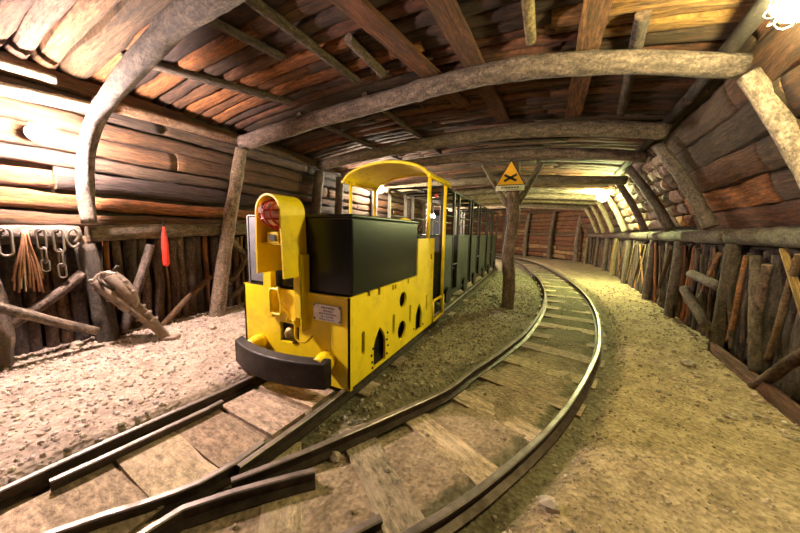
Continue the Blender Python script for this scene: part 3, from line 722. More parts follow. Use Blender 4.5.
# gravel: thousands of stones nobody could count
def gravel(name, n, area, size, cols, label, seed, power=1.):
    global rnd
    keep = rnd; rnd = random.Random(seed); mb = MB(); tries = 0; c = 0
    while c < n and tries < n * 6:
        tries += 1; x, y = area()
        h, bed, dr, dl = gz(x, y)
        if bed > .85 and rnd.random() < .75: continue
        if -2.28 < x < -1.2 and y > 1.7: continue
        r = size[0] + (size[1] - size[0]) * rnd.random() ** 3.2; stone(mb, (x, y, h + r * .25), r, jit(rnd.choice(cols), .25)); c += 1
    o = mb.build(name, M['stone']); rnd = keep
    return tag(o, label, 'gravel', None, 'stuff')
A_ = lambda: (-3.85 + rnd.random() ** 1.3 * 1.75, .1 + rnd.random() ** 1.4 * 3.6)
gravel('gravel', 6500, A_, (.003, .017), [(.50, .42, .36), (.42, .33, .27), (.58, .5, .44)], 'pale pinkish gravel spread before the left wall', 3)
def B_():
    while True:
        x, y = -1.2 + rnd.random() * 2.0, 1.2 + rnd.random() ** 1.3 * 8
        if pdist(OUT, x, y) > GA + .08: return x, y
gravel('gravel', 5200, B_, (.006, .021), [(.24, .21, .14), (.18, .16, .11), (.33, .29, .2)], 'coarse grey gravel between locomotive and curving track', 4)
def C_():
    y = 2.4 + rnd.random() ** 1.2 * 6; s = RW.s_of_y(y); q = RW.at(s) + RW.nl(s) * (.12 + rnd.random() ** 2.4 * .8); return q.x, q.y
gravel('gravel', 1500, C_, (.005, .022), [(.44, .35, .24), (.36, .28, .2), (.52, .43, .33)], 'tan gravel along the foot of the right wall', 5)
def D_():
    u = rnd.random() * OUT.s_of_y(9); q = OUT.at(u) + OUT.nl(u) * rnd.choice([-.22 + rnd.random() * .2, .02 + rnd.random() * .68]); return q.x, q.y
gravel('gravel', 1500, D_, (.004, .016), [(.34, .27, .18), (.26, .2, .13), (.44, .35, .26)], 'gravel lying between and beside the curving rails', 6)
def E_():
    while True:
        y = .9 + rnd.random() ** 1.5 * 6; x = -.4 + rnd.random() * 2.4
        if pdist(OUT, x, y) < -.06 and x < RW.at(RW.s_of_y(y)).x - .15: return x, y
gravel('gravel', 4200, E_, (.0025, .009), [(.42, .33, .2), (.34, .26, .16), (.50, .41, .28)], 'fine tan grit on the path right of the outer rail', 8)
for i, (x, y, r, lab) in enumerate([(-.13, .98, .045, 'pale loose stone beside the outer curved rail at the bottom'), (.12, 1.28, .035, 'flat loose stone on the tan path right of the outer rail'), (1.32, 3.45, .05, 'loose stone below the kick board'), (-3.3, 1.9, .04, 'loose stone on the gravel right of the rock drill foot'), (-3.72, .95, .05, 'loose stone at the foot of the left wall below the chains'), (-.92, 1.13, .03, 'small loose stone between the curving rails near the crossing')]):
    mb = MB(); stone(mb, (x, y, gz(x, y)[0] + r * .45), r, (.45, .37, .29), (1.2, .9, .7), 1); tag(mb.build('loose_stone', M['stone'], loc=(x, y, gz(x, y)[0])), lab, 'stone')

# ------------------------------------------------------------------ the locomotive
X0, X1 = -2.27, -1.15; YF = 1.59; XC = (X0 + X1) / 2
lo = empty('mine_locomotive', (XC, YF, 0), 'yellow and black mine locomotive standing on the straight track', 'locomotive')
def P(mb, name, mat, bevel=0., parent=None): return mb.build(name, M[mat], parent or lo, bevel=bevel)
def sub(mb, name, mat, parent, bevel=0.):
    o = mb.build(name, M[mat], None, bevel=bevel); o.parent = parent; return o
def cut(o, cutter):
    """cut real holes with a boolean, then keep only the result"""
    co = cutter.build('cutter', M['hole']); co.hide_render = True
    co.location = (0, 0, 0)
    md = o.modifiers.new('b', 'BOOLEAN'); md.operation = 'DIFFERENCE'; md.object = co; md.solver = 'EXACT'
    bpy.context.view_layer.update()
    me = bpy.data.meshes.new_from_object(o.evaluated_get(bpy.context.evaluated_depsgraph_get())); o.modifiers.clear(); o.data = me
    bpy.data.objects.remove(co, do_unlink=True); return o
def rslot(cy, z0, z1, w, n=6):
    r = w / 2; return [(cy + r * math.cos(a), z0 + r + r * math.sin(a)) for a in [PI + PI * i / n for i in range(n + 1)]] + [(cy + r * math.cos(a), z1 - r + r * math.sin(a)) for a in [PI * i / n for i in range(n + 1)]]
def gothic(cy, z0, z1, w, n=6):
    h = w / 2; zs = z1 - w * .75; pts = [(cy - h, z0), (cy + h, z0)]
    for i in range(n + 1): a = i / n; pts.append((cy + h * (1 - a ** 1.6), zs + (z1 - zs) * a))
    for i in range(n - 1, -1, -1): a = i / n; pts.append((cy - h * (1 - a ** 1.6), zs + (z1 - zs) * a))
    return pts
def circ(cy, cz, r, n=20): return [(cy + r * math.cos(2 * PI * i / n), cz + r * math.sin(2 * PI * i / n)) for i in range(n)]
side_poly = [(YF, .02), (3.32, .02), (3.32, 1.085), (2.80, 1.085), (2.80, .69), (YF, .69)]
for sx, nm in ((X1, 'side_panel'), (X0 + .022, 'side_panel')):
    mb = MB(); mb.prism(side_poly, (sx - .022, 0, 0), (0, 1, 0), (0, 0, 1), (1, 0, 0), .022); o = P(mb, nm, 'yellow')
    ct = MB()
    for poly in (rslot(1.757, .21, .40, .045), gothic(2.01, .04, .36, .2), rslot(2.26, .215, .405, .045), circ(2.455, .50, .078), circ(2.44, .20, .092), rslot(2.63, .22, .41, .045), gothic(2.875, .07, .37, .18), rslot(3.11, .23, .425, .045),
                 [(1.81, .655), (1.85, .655), (1.85, .7), (1.81, .7)], [(1.97, .635), (2.01, .635), (2.01, .7), (1.97, .7)], [(2.22, .635), (2.25, .635), (2.25, .68), (2.22, .68)], [(2.27, .635), (2.30, .635), (2.30, .68), (2.27, .68)], [(2.55, .64), (2.58, .64), (2.58, .7), (2.55, .7)]):
        ct.prism(poly, (sx - .08, 0, 0), (0, 1, 0), (0, 0, 1), (1, 0, 0), .2)
    cut(o, ct)
# rivets round the first arch
mb = MB()
for (y, zz) in ((1.885, .10), (1.875, .16), (1.90, .21), (2.135, .08), (2.15, .15), (2.13, .21), (2.14, .27), (1.89, .05), (2.74, .12), (3.0, .1)): mb.lathe([(.012, 0), (.008, .008)], (X1, y, zz), (1, 0, 0), 8)
P(mb, 'rivets', 'dark')
mb = MB(); mb.prism([(-.006, 0), (.02, 0), (.02, .012), (.006, .012), (.006, .06), (-.006, .06)], (X1, 3.21, .84), (0, 1, 0), (0, 0, 1), (1, 0, 0), .006); P(mb, 'latch', 'dark')
# front plate with coupling pocket
mb = MB(); mb.box((X0, YF, .0), (X1, YF + .03, .685)); fp = P(mb, 'front_plate', 'yellow')
ct = MB(); ct.box((-1.84, YF - .1, .255), (-1.635, YF + .1, .415)); cut(fp, ct)
# lower skirt corners
mb = MB(); mb.box((X0 + .02, YF + .02, .66), (X1 - .02, 2.80, .688)); P(mb, 'deck_plate', 'dark')
# chassis, wheels
mb = MB(); mb.box((-2.10, YF + .12, .12), (-1.36, 3.6, .60)); P(mb, 'chassis', 'hole')
for y in (2.02, 2.88):
    for x, s in ((-1.97, -1), (-1.215, 1)):
        mb = MB(); mb.lathe([(.05, .03), (.05, .012), (.15, .01), (.17, .03), (.19, .03), (.19, -.03), (.21, -.032), (.21, -.045)], (x - .01 * s, y, .20), (s, 0, 0), 28); P(mb, 'wheel', 'dark')
    mb = MB(); mb.bar((-1.95, y, .2), (-1.24, y, .2), .04); P(mb, 'axle', 'dark')
# hood
mb = MB(); mb.box((-2.215, YF + .03, .69), (-1.155, 2.79, 1.245)); hd = P(mb, 'hood', 'black', .012)
mb = MB(); mb.box((-2.222, YF + .022, 1.245), (-1.147, 2.80, 1.268)); sub(mb, 'hood_lid', 'black', hd, .006)
mb = MB(); mb.box((-2.19, YF + .018, .72), (-1.99, YF + .03, 1.25)); mb.box((-2.22, YF + .018, .69), (-2.205, YF + .03, 1.26)); sub(mb, 'hood_grey_panel', 'grey', hd)
# headlamp hood: a bent strip in the shape of an upside-down U
LX, LZ, LR = -1.695, 1.272, .125; YA, YB = 1.385, 1.61
def ushape(r, zl, zr, n=16):
    pts = [(LX - r - .008, zl)]
    for i in range(n + 1): a = PI - PI * i / n; pts.append((LX + r * math.cos(a), LZ + r * math.sin(a)))
    pts.append((LX + r + .02, zr)); return pts
outer = ushape(LR, .835, .815); inn = ushape(LR - .014, .835, .815)
mb = MB(); n = len(outer)
for yy in (YA, YB):
    for q in outer: mb.v.append(V((q[0], yy, q[1])))
    for q in inn: mb.v.append(V((q[0], yy, q[1])))
for i in range(n - 1):
    j = i + 1; o0, i0_, o1, i1_ = 0, n, 2 * n, 3 * n
    mb.face((o0 + i, o1 + i, o1 + j, o0 + j), None, (.5,) * 3, False); mb.face((i0_ + i, i0_ + j, i1_ + j, i1_ + i), None, (.5,) * 3, False)
    mb.face((o0 + i, o0 + j, i0_ + j, i0_ + i)); mb.face((o1 + i, i1_ + i, i1_ + j, o1 + j))
mb.face((0, n, 3 * n, 2 * n)); mb.face((n - 1, 3 * n - 1, 4 * n - 1, 2 * n - 1))
hh = P(mb, 'lamp_hood', 'yellow')
for pol in hh.data.polygons: pol.use_smooth = False
# lamp bracket shelf
mb = MB(); mb.box((LX - .12, 1.42, 1.045), (LX + .125, 1.58, 1.058)); mb.box((LX - .045, 1.415, 1.058), (LX + .06, 1.425, 1.135)); P(mb, 'lamp_bracket', 'yellow')
mb = MB(); mb.box((LX - .022, 1.409, 1.075), (LX + .038, 1.416, 1.115)); P(mb, 'bracket_slot', 'hole')
# red lamp
cx, cy, cz = LX + .012, 1.452, 1.262
mb = MB(); mb.lathe([(.085, 0), (.098, .02), (.098, .06)], (cx, cy + .06, cz), (0, -1, 0), 24); hl = P(mb, 'headlamp', 'red')
mb = MB(); mb.lathe([(.09, 0), (.088, .03), (.078, .06), (.058, .085), (.03, .1), (.004, .105)], (cx, cy, cz), (0, -1, 0), 28); sub(mb, 'lamp_lens', 'lens', hl)
mb = MB()
def dome(px, pz): r = math.hypot(px, pz); return cy - .004 - .112 * math.sqrt(max(0., 1 - (r / .098) ** 2))
for o_ in (-.035, .012, .055):
    L_ = math.sqrt(.097 ** 2 - o_ ** 2)
    mb.tube([(cx + o_, dome(o_, t * L_), cz + t * L_) for t in fr(-1, 1, 10)], .0065, 6)
for o_ in (-.04, .02): 
    L_ = math.sqrt(.097 ** 2 - o_ ** 2)
    mb.tube([(cx + t * L_, dome(t * L_, o_), cz + o_) for t in fr(-1, 1, 10)], .0065, 6)
mb.tube([(cx + .099 * math.cos(a), cy - .01, cz + .099 * math.sin(a)) for a in [2 * PI * i / 24 for i in range(24)]], .013, 8, closed=True)
sub(mb, 'lamp_cage', 'cage', hl)
mb = MB(); mb.lathe([(.001, .0), (.03, .01), (.034, .03), (.02, .05)], (cx - .018, cy - .07, cz + .02), (0, -1, 0), 14); sub(mb, 'lamp_bulb', 'bulb', hl)
# mounting strips and brackets on the front
mb = MB(); mb.prism([(-1.96, .845), (-1.88, .845), (-1.87, .46), (-1.90, .445), (-1.95, .465)], (0, YF - .05, 0), (1, 0, 0), (0, 0, 1), (0, 1, 0), .02)
mb.box((-1.96, YF - .05, .48), (-1.945, YF, .84)); mb.box((-1.885, YF - .05, .5), (-1.87, YF, .84)); P(mb, 'mounting_strip', 'yellow', .004)
mb = MB(); mb.box((-1.60, YF - .07, .50), (-1.535, YF - .055, .975)); mb.box((-1.548, YF - .07, .40), (-1.535, YF + .02, .975)); mb.box((-1.61, YF - .07, .42), (-1.597, YF, .84)); P(mb, 'mounting_arm', 'yellow', .004)
def loop(pts, r, name, closed=False):
    mb = MB(); mb.tube(crom(pts, .02) if not closed else pts, r, 8, closed=closed); return P(mb, name, 'yellow')
y_ = YF - .03
rect = []
for (sx, sz, a0) in ((1, 1, 0), (-1, 1, PI / 2), (-1, -1, PI), (1, -1, 1.5 * PI)):
    for i in range(5): a = a0 + PI / 2 * i / 4; rect.append((-1.825 + sx * .03 + .03 * math.cos(a), y_ - .02, .59 + sz * .07 + .03 * math.sin(a)))
loop(rect, .011, 'coupling_loop', True)
loop([(-1.84, y_ + .03, .685), (-1.80, y_ - .02, .70), (-1.765, y_ - .03, .65), (-1.75, y_ - .03, .58), (-1.69, y_ - .02, .50), (-1.715, y_ - .01, .455), (-1.67, y_ + .02, .45)], .011, 'hand_hook')
loop([(-1.625, y_ - .04, .48), (-1.60, y_ - .04, .45), (-1.60, y_ - .04, .36), (-1.57, y_ - .04, .325), (-1.51, y_ - .03, .325), (-1.50, y_ + .03, .35)], .009, 'hand_hook')
# hitch in the pocket
mb = MB(); mb.box((-1.84, YF + .031, .255), (-1.635, YF + .15, .415)); P(mb, 'hitch_pocket', 'hole')
mb = MB(); mb.lathe([(.01, -.06), (.052, -.05), (.06, 0), (.052, .02), (.03, .035), (.015, .035)], (-1.725, YF + .01, .33), (.35, -1, 0), 18); P(mb, 'hitch_pin', 'brass')
# name plate
mb = MB(); mb.box((-1.475, YF - .012, .492), (-1.225, YF + .001, .618)); npl = P(mb, 'maker_plate', 'plate', .004)
mb = MB()
for zz, xa, xb in ((.595, -1.40, -1.28), (.572, -1.38, -1.30), (.550, -1.42, -1.26), (.528, -1.40, -1.29), (.508, -1.42, -1.27)):
    x = xa
    while x < xb: l = rnd.uniform(.008, .022); mb.box((x, YF - .0145, zz - .005), (x + l, YF - .011, zz + .005)); x += l + .007
sub(mb, 'plate_lettering', 'grey', npl)
mb = MB()
for xx in (-1.465, -1.235):
    for zz in (.505, .606): mb.lathe([(.007, 0), (.005, .005)], (xx, YF - .012, zz), (0, -1, 0), 8)
sub(mb, 'plate_screws', 'dark', npl)
# bumper: a heavy curved steel bar on two stubs
mb = MB(); nb = 18; yo = lambda t: 1.455 - .10 * (1 - t * t); BX = XC - .035
for i in range(nb + 1):
    t = -1 + 2 * i / nb; x = BX + t * .48; y = yo(t)
    for (dy, zz) in ((0, .045), (0, .235), (.075, .255), (.075, .045)): mb.v.append(V((x, y + dy, zz)))
for i in range(nb):
    for k in range(4): l = (k + 1) % 4; mb.face((i * 4 + k, i * 4 + l, i * 4 + 4 + l, i * 4 + 4 + k)[::-1], None, (.5,) * 3, False)
mb.face((0, 1, 2, 3)); mb.face([nb * 4 + k for k in (3, 2, 1, 0)]); P(mb, 'bumper_bar', 'dark', .012)
for x in (-2.06, -1.345):
    mb = MB(); mb.lathe([(.07, 0), (.075, .05), (.06, .10), (.055, .13)], (x, YF + .0, .20), (0, -1, 0), 20); P(mb, 'buffer_stub', 'yellow')
# cab
mb = MB(); mb.box((X0 + .03, 3.30, .30), (X1 - .03, 3.33, .84)); mb.box((X0 + .03, 2.80, .55), (X1 - .03, 2.83, 1.08)); P(mb, 'cab_bulkhead', 'yellow')
mb = MB(); mb.box((X0 + .02, 3.30, .10), (X1 - .01, 3.80, .14)); P(mb, 'cab_floor', 'dark')
mb = MB(); mb.box((X0 + .1, 3.42, .40), (X1 - .2, 3.72, .62)); mb.box((X0 + .1, 3.68, .60), (X1 - .2, 3.74, .98)); P(mb, 'driver_seat', 'yellow', .015)
mb = MB()
for (a, b_) in (((3.36, .29), (3.80, .29)), ((3.36, .03), (3.80, .03)), ((3.37, .03), (3.37, .29)), ((3.79, .03), (3.79, .29))): mb.tube([(X1 - .01, a[0], a[1]), (X1 - .01, b_[0], b_[1])], .018, 8)
P(mb, 'step_frame', 'yellow')
for x in (X1 - .015, X0 + .015):
    for (y, z0, z1) in ((3.13, 1.05, 1.80), (3.74, .03, 1.78)):
        mb = MB(); mb.bar((x, y, z0), (x, y, z1), .021, 12); P(mb, 'canopy_post', 'yellow')
def roofz(x): t = (x - XC) / ((X1 - X0) / 2 + .02); return 1.77 + .19 * max(0., 1 - t * t) ** .62
mb = MB(); nx_ = 20; xs_ = fr(X0 - .02, X1 + .02, nx_)
for y in (3.02, 3.84):
    for x in xs_: mb.v.append(V((x, y, roofz(x))))
    for x in xs_: mb.v.append(V((x, y, roofz(x) + .008)))
q = nx_ + 1
for i in range(nx_):
    mb.face((i, 2 * q + i, 2 * q + i + 1, i + 1)); mb.face((q + i, q + i + 1, 3 * q + i + 1, 3 * q + i)); mb.face((i, i + 1, q + i + 1, q + i)); mb.face((2 * q + i, 3 * q + i, 3 * q + i + 1, 2 * q + i + 1))
rf = P(mb, 'canopy_roof', 'yellow')
mb = MB()
for y in (3.02, 3.84): mb.tube([(x, y, roofz(x)) for x in xs_], .019, 8)
for x in (X0 - .02, X1 + .02): mb.bar((x, 3.0, 1.77), (x, 3.86, 1.77), .017, 8)
sub(mb, 'roof_rim', 'yellow', rf)
def wheelobj(c, r, ax, name, mat, spokes=4):
    ax = V(ax).normalized(); a = ax.orthogonal().normalized(); b_ = ax.cross(a); c = V(c); mb = MB()
    mb.tube([c + a * (r * math.cos(t)) + b_ * (r * math.sin(t)) for t in [2 * PI * i / 24 for i in range(24)]], .011, 8, closed=True)
    for i in range(spokes): t = PI * 2 * i / spokes + .3; mb.bar(c, c + a * (r * math.cos(t)) + b_ * (r * math.sin(t)), .009, 6)
    mb.lathe([(.022, -.015), (.022, .015)], c, ax, 10); return P(mb, name, mat)
wheelobj((-1.28, 3.0, 1.21), .085, (.4, -1, .3), 'hand_wheel', 'dark', 5)
wheelobj((-1.45, 3.06, 1.19), .13, (.2, -1, .5), 'steering_wheel', 'yellow', 3)
mb = MB(); mb.bar((-1.28, 3.05, .9), (-1.28, 3.01, 1.2), .015); mb.bar((-1.45, 3.12, .9), (-1.45, 3.07, 1.18), .015); P(mb, 'wheel_column', 'dark')
mb = MB(); mb.lathe([(.012, 0), (.022, .006), (.022, .03), (.01, .035)], (-1.27, 3.7, 1.64), (0, -1, 0), 14); P(mb, 'tail_lamp', 'red')

# ------------------------------------------------------------------ wagons
def wagon(y0, i):
    L_ = 1.85; xa, xb = -2.2, -1.3
    root = empty('man_riding_wagon', (-1.75, y0, 0), 'dark green open wagon of the train, ' + ['coupled directly behind the yellow locomotive', 'second behind the yellow locomotive', 'last in line, third behind the yellow locomotive'][i], 'wagon', 'wagons of the mine train')
    def W(mb, name, mat, bevel=0.): return mb.build(name, M[mat], root, bevel=bevel)
    for x in (xa, xb - .02):
        for (a, b_) in ((0, .62), (.95, L_)):
            mb = MB(); mb.box((x, y0 + a, .16), (x + .02, y0 + b_, 1.10)); mb.tube([(x + .01, y0 + a, 1.10), (x + .01, y0 + b_, 1.10)], .018, 8); W(mb, 'side_panel', 'green', .004)
    for y in (y0, y0 + L_ - .02):
        mb = MB(); mb.box((xa + .02, y, .16), (xb - .02, y + .02, 1.10)); W(mb, 'end_panel', 'green', .004)
    mb = MB(); mb.box((xa - .02, y0 - .02, .12), (xb + .02, y0 + L_ + .02, .19)); W(mb, 'underframe', 'dark', .004)
    for y in (y0 + .35, y0 + .8, y0 + 1.5): 
        mb = MB(); mb.box((xa + .05, y, .5), (xb - .05, y + .2, .54)); W(mb, 'bench', 'green')
    for x in (xa + .01, xb - .01):
        for y in (y0 + .02, y0 + .62, y0 + .95, y0 + L_ - .02):
            mb = MB(); mb.box((x - .02, y - .02, .17), (x + .02, y + .02, 1.82)); W(mb, 'roof_post', 'pipe' if x < -2 else 'dark')  # far-side posts paler: lamplight put into their colour
        mb = MB(); mb.bar((x, y0, 1.82), (x, y0 + L_, 1.82), .02, 8); mb.bar((x, y0, 1.42), (x, y0 + .62, 1.42), .014, 8); mb.bar((x, y0 + .95, 1.42), (x, y0 + L_, 1.42), .014, 8); W(mb, 'roof_rail', 'pipe' if x < -2 else 'dark')  # far-side rail also coloured as if lamplit
    for y in (y0 + .02, y0 + .62, y0 + .95, y0 + L_ - .02):
        mb = MB(); mb.bar((xa, y, 1.82), (xb, y, 1.82), .018, 8); W(mb, 'roof_bar', 'dark')
    mb = MB(); mb.bar((-1.75, y0, 1.83), (-1.75, y0 + L_, 1.83), .015, 8); W(mb, 'roof_bar', 'dark')
    for y in (y0 + .35, y0 + 1.5):
        for x in (-1.97, -1.225 - .06):
            mb = MB(); mb.lathe([(.05, -.02), (.13, -.015), (.13, .02), (.15, .03)], (x, y, .15), (1, 0, 0), 20); W(mb, 'wheel', 'dark')
    mb = MB(); mb.box((-1.80, y0 - .16, .2), (-1.70, y0 - .02, .28)); W(mb, 'coupler', 'dark')
    mb = MB(); mb.bar((xb + .0, y0 + .64, .62), (xb + .0, y0 + .93, .62), .009, 6); W(mb, 'door_bar', 'pipe')
for i, y in enumerate((4.06, 6.10, 8.14)): wagon(y, i)

# ------------------------------------------------------------------ things on and by the left wall
def link_pts(c, w_, h_, ax=(0, 1, 0), n=8):
    ax = V(ax).normalized(); up = V((0, 0, 1)); c = V(c); out = []; r = w_ / 2; s = h_ / 2 - r
    for i in range(n + 1): a = PI * i / n; out.append(c + ax * (r * math.cos(a)) + up * (s + r * math.sin(a)))
    for i in range(n + 1): a = PI + PI * i / n; out.append(c + ax * (r * math.cos(a)) + up * (-s + r * math.sin(a)))
    return out
def chain(name, y, parts, label, cat):
    root = empty(name, (-3.72, y, parts[-1][1] - parts[-1][3] / 2), label, cat, None)
    for (dy, zc, w_, h_, ax, r) in parts:
        mb = MB(); mb.tube(link_pts((-3.70, y + dy, zc), w_ * .85, h_, ax), r * .75, 8, closed=True); mb.build('link' if len(parts) > 1 else 'ring', M['iron'], root)
    mb = MB(); zt = parts[0][1] + parts[0][3] / 2 - .02; mb.tube([(-3.80, y, zt - .005), (-3.70, y, zt - .008), (-3.672, y, zt + .012)], .007, 6); mb.build('nail', M['dark'], root)
chain('chain_link', .645, [(0, 1.015, .075, .215, (.1, 1, 0), .013)], 'large pale oval chain link hung at the far left end of the wall log', 'chain link')
chain('chain', .825, [(0, 1.035, .055, .17, (.2, 1, 0), .010), (.005, .90, .045, .13, (1, .5, 0), .009), (.005, .815, .05, .10, (.2, 1, 0), .009)], 'chain of three links hung second from the cord bundle side', 'chain')
chain('chain', .92, [(0, 1.02, .065, .20, (.1, 1, 0), .012), (.0, .87, .045, .15, (1, .4, 0), .010), (.0, .76, .05, .12, (.3, 1, 0), .010)], 'chain of links ending in a long drop, next to the hook', 'chain')
hk = empty('iron_hook', (-3.7, 1.0, .95), 'curled pale iron hook on the wall log beside the post', 'hook')
mb = MB(); mb.tube(crom([(-3.70, 1.04, 1.00), (-3.70, 1.0, .96), (-3.70, .965, 1.02), (-3.70, .985, 1.10), (-3.70, 1.02, 1.12), (-3.70, 1.04, 1.06), (-3.70, 1.01, 1.0)], .02), .011, 8); mb.build('hook_bend', M['iron'], hk)
mb = MB(); mb.tube([(-3.79, .99, 1.10), (-3.70, .99, 1.095)], .007, 6); mb.build('nail', M['dark'], hk)
bd = empty('cord_bundle', (-3.7, .74, .6), 'bundle of rusty cords and wires hanging from the wall log among chains', 'cords')
mb = MB(); mb2 = MB()
for i in range(15):
    a = rnd.uniform(-1, 1); yb = .73 + a * .09; zb = rnd.uniform(.58, .72)
    tgt = mb2 if i in (4, 9, 12) else mb
    tgt.tube(crom([(-3.71, .75 + a * .012, 1.11), (-3.69 + rnd.uniform(-.01, .01), .74 + a * .03, .98), (-3.69 + rnd.uniform(-.02, .02), .735 + a * .07, .82), (-3.70, yb, zb)], .05), .007 if tgt is mb else .005, 6)
mb.build('cords', M['rustwire'], bd); mb2.build('pale_wires', M['palewire'], bd)
mb = MB(); mb.tube([V((-3.71, .75 + .02 * math.cos(t), 1.08 + .016 * math.sin(t))) for t in [2 * PI * i / 12 for i in range(12)]], .008, 6, closed=True); mb.build('tie_ring', M['rustwire'], bd)
# red canister
cn = empty('hanging_canister', (-3.70, 1.69, .72), 'slim red canister hanging from the left wall log', 'canister')
mb = MB(); mb.lathe([(.012, .0), (.026, .012), (.031, .03), (.032, .27), (.027, .33), (.014, .41), (.010, .44)], (-3.70, 1.69, .72), (0, 0, 1), 18); mb.build('canister_body', M['red'], cn)
mb = MB(); mb.tube(crom([(-3.70, 1.69, 1.15), (-3.715, 1.69, 1.20), (-3.74, 1.74, 1.235), (-3.77, 1.745, 1.215)], .02), .007, 6); mb.build('hanger', M['dark'], cn)
# rock drill leaning on the wall
dA = V((-3.60, 1.15, .66)); dB = V((-3.34, 1.50, .01)); ax = (dB - dA).normalized(); sd_ = V((.55, -.3, .0)); sd_ = (sd_ - ax * sd_.dot(ax)).normalized(); th_ = ax.cross(sd_)
dr_ = empty('rock_drill', dB, 'dusty rusty rock drill leaning against the post of the left wall', 'drill')
def dl_(t, a=0., b=0.): return dA + ax * t + th_ * a + sd_ * b
def dbox(mb, t0, t1, a0, a1, b0, b1, taper=1.):
    k = len(mb.v)
    for (t, s) in ((t0, 1.), (t1, taper)):
        for (a, b) in ((a0, b0), (a1, b0), (a1, b1), (a0, b1)): mb.v.append(dl_(t, a * s, b * s))
    for q in ((0, 3, 2, 1), (4, 5, 6, 7), (0, 1, 5, 4), (1, 2, 6, 5), (2, 3, 7, 6), (3, 0, 4, 7)): mb.face([k + i for i in q])
mb = MB(); mb.prism([(-.06, -.055), (-.01, -.10), (.10, -.115), (.22, -.10), (.31, -.06), (.35, -.035), (.35, .04), (.29, .07), (.20, .085), (.05, .10), (-.04, .07), (-.07, .0)], dl_(0, 0, -.06), ax, th_, sd_, .125); mb.build('drill_head', M['drill'], dr_, bevel=.012)
mb = MB(); mb.tube([dl_(-.02, .045, .05), dl_(.33, .035, .05)], [.05, .04], 12); mb.tube([dl_(.0, -.055, .05), dl_(.30, -.045, .05)], [.05, .035], 12); mb.build('drill_barrels', M['drill'], dr_, bevel=.004)
mb = MB()
for (t, a) in ((-.05, -.04), (0, -.1), (.1, -.115), (.21, -.10), (.3, -.06), (.28, .075), (.17, .09), (.05, .1), (-.04, .07)): mb.lathe([(.018, -.01), (.018, .02), (.01, .028)], dl_(t, a * .9, .045), sd_, 8)
mb.build('drill_bolts', M['drill'], dr_)
mb = MB(); mb.tube(crom([dl_(-.04, .0, .06), dl_(.0, .005, .12), (dl_(.08, .0, .12)), dl_(.12, -.005, .06)], .02), .011, 8); mb.tube([dl_(-.02, -.075, .0), dl_(-.05, -.15, .02)], .014, 8); mb.build('drill_handle', M['dark'], dr_)
mb = MB(); dbox(mb, .33, .60, -.055, .055, -.045, .045, .85); mb.build('drill_cylinder', M['drill'], dr_, bevel=.015)
for t in (.36, .44, .52): mb = MB(); dbox(mb, t, t + .025, -.064, .064, -.055, .055); mb.build('clamp_band', M['drill'], dr_, bevel=.004)
mb = MB(); mb.tube([dl_(.3, .0, .06), dl_(.42, .01, .065), dl_(.58, .0, .05)], .014, 8); mb.tube([dl_(.02, -.07, .05), dl_(.15, -.1, .06), dl_(.3, -.06, .055)], .016, 8); mb.build('drill_pipes', M['drill'], dr_)
mb = MB(); dbox(mb, .58, .79, -.042, .042, -.035, .035, .75); mb.build('drill_shaft', M['drill'], dr_, bevel=.008)
mb = MB(); mb.box((-.07, -.05, -.02), (.08, .05, .02), mat=Matrix.Translation(dB + V((0, .0, .02))) @ Matrix.Rotation(.7, 4, 'Z')); mb.build('drill_foot', M['drill'], dr_, bevel=.008)

# ------------------------------------------------------------------ lamps
def mine_lamp(loc, out, label, col, strength, group='mine lamps on the walls', r=.055):
    """a wall lamp: backplate, neck, glass globe, wire guard; the globe gives off the light"""
    o = V(out).normalized(); l = V(loc); root = empty('mine_lamp', l - o * .16, label, 'lamp', group)
    mb = MB(); mb.lathe([(.06, -.16), (.06, -.145), (.035, -.135), (.03, -.075), (.045, -.06), (.045, -.045)], l, o, 18); mb.build('lamp_base', M['enamel'], root)
    mb = MB(); mb.lathe([(.03, -.05), (r * .9, -.03), (r, 0), (r * .88, .03), (r * .5, .05), (.004, .057)], l, o, 18)
    mb.build('lamp_globe', emit('lamp_light', col, strength), root)
    mb = MB(); a = o.orthogonal().normalized(); c = o.cross(a); R_ = r + .018
    for i in range(4):
        t = PI * i / 4 + .2; d = a * math.cos(t) + c * math.sin(t)
        mb.tube([l + d * (R_ * math.cos(p_)) + o * (R_ * math.sin(p_) * 1.0) for p_ in fr(-.6, PI + .6, 12)], .003, 5)
    mb.build('lamp_guard', M['enamel'], root)
    return root
E1 = 1.0
mine_lamp((-3.62, .895, 1.88), (1, .1, -.1), 'brightly burning lamp on the left wall beside the bent log', (1., .78, .70), 860, r=.075)
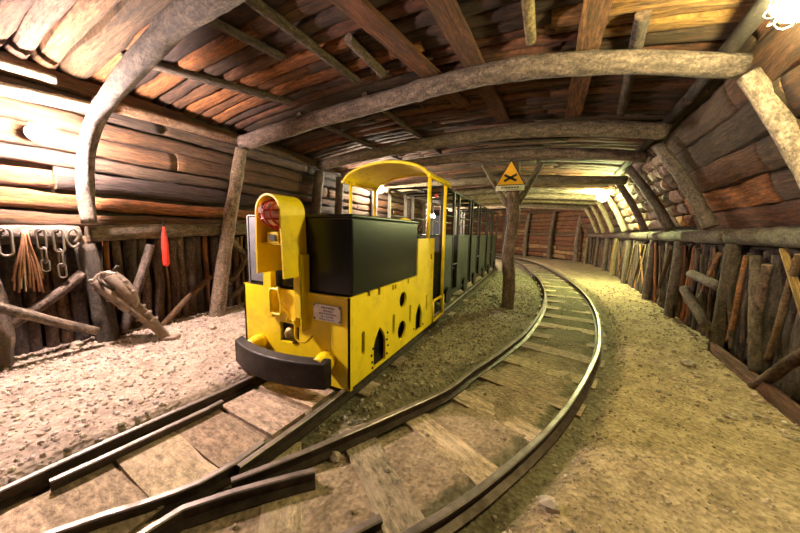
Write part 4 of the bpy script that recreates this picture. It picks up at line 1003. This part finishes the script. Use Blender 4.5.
mine_lamp((-3.54, 6.1, 2.18), (1, -.3, -.2), 'burning lamp on the left wall seen beside the locomotive canopy', (1., .86, .66), 500, r=.09)
mine_lamp((1.0, 2.13, 2.25), (-.8, -.2, -.6), 'burning lamp at the upper right under the roof', (1., .89, .42), 240, r=.075)
mine_lamp((1.23, 8.06, 2.05), (-.3, -.5, -.9), 'burning lamp high on the right wall deep in the tunnel', (.92, 1., .42), 600, r=.095)
mine_lamp((-4.35, 12.2, 1.9), (1, -.5, -.2), 'burning lamp behind the last wagons on the far left wall', (1., .82, .62), 1700, r=.09)

# ------------------------------------------------------------------ camera and view
sc = bpy.context.scene
cam = bpy.data.cameras.new('camera'); co = bpy.data.objects.new('camera', cam); C.objects.link(co)
F_, H_ = 285., 1.15
vx, vy = 540. - 400., 235. - 266.5; SL = .02
fwd = V((vx, vy, F_)).normalized()
c_ = -(-SL * vx + vy); dn = V((-SL, 1., c_ / F_)).normalized()
up = -dn; right = fwd.cross(up) * -1
if right.x < 0: right = -right
# world axes expressed in image axes (x right, y down, z forward) -> camera rotation
cols_ = []
for im in (V((1, 0, 0)), V((0, -1, 0)), V((0, 0, -1))):                  # camera x, y (up), z (back) in image axes
    cols_.append(V((right.dot(im), fwd.dot(im), up.dot(im))))
m3 = Matrix((cols_[0], cols_[1], cols_[2])).transposed()
co.matrix_world = Matrix.Translation((0, 0, H_)) @ m3.to_4x4()
cam.sensor_width = 36.; cam.lens = F_ / 800. * 36.; cam.clip_start = .02; cam.clip_end = 200
sc.camera = co
w_ = bpy.data.worlds.new('world'); sc.world = w_; w_.use_nodes = True
w_.node_tree.nodes['Background'].inputs[0].default_value = (1., .9, .8, 1); w_.node_tree.nodes['Background'].inputs[1].default_value = .03
sc.view_settings.view_transform = 'Standard'; sc.view_settings.look = 'None'; sc.view_settings.gamma = 1.; sc.view_settings.use_curve_mapping = False
sc.view_settings.exposure = 2.1
sc.cycles.use_denoising = True; sc.cycles.max_bounces = 8; sc.cycles.diffuse_bounces = 5; sc.cycles.sample_clamp_indirect = 8.
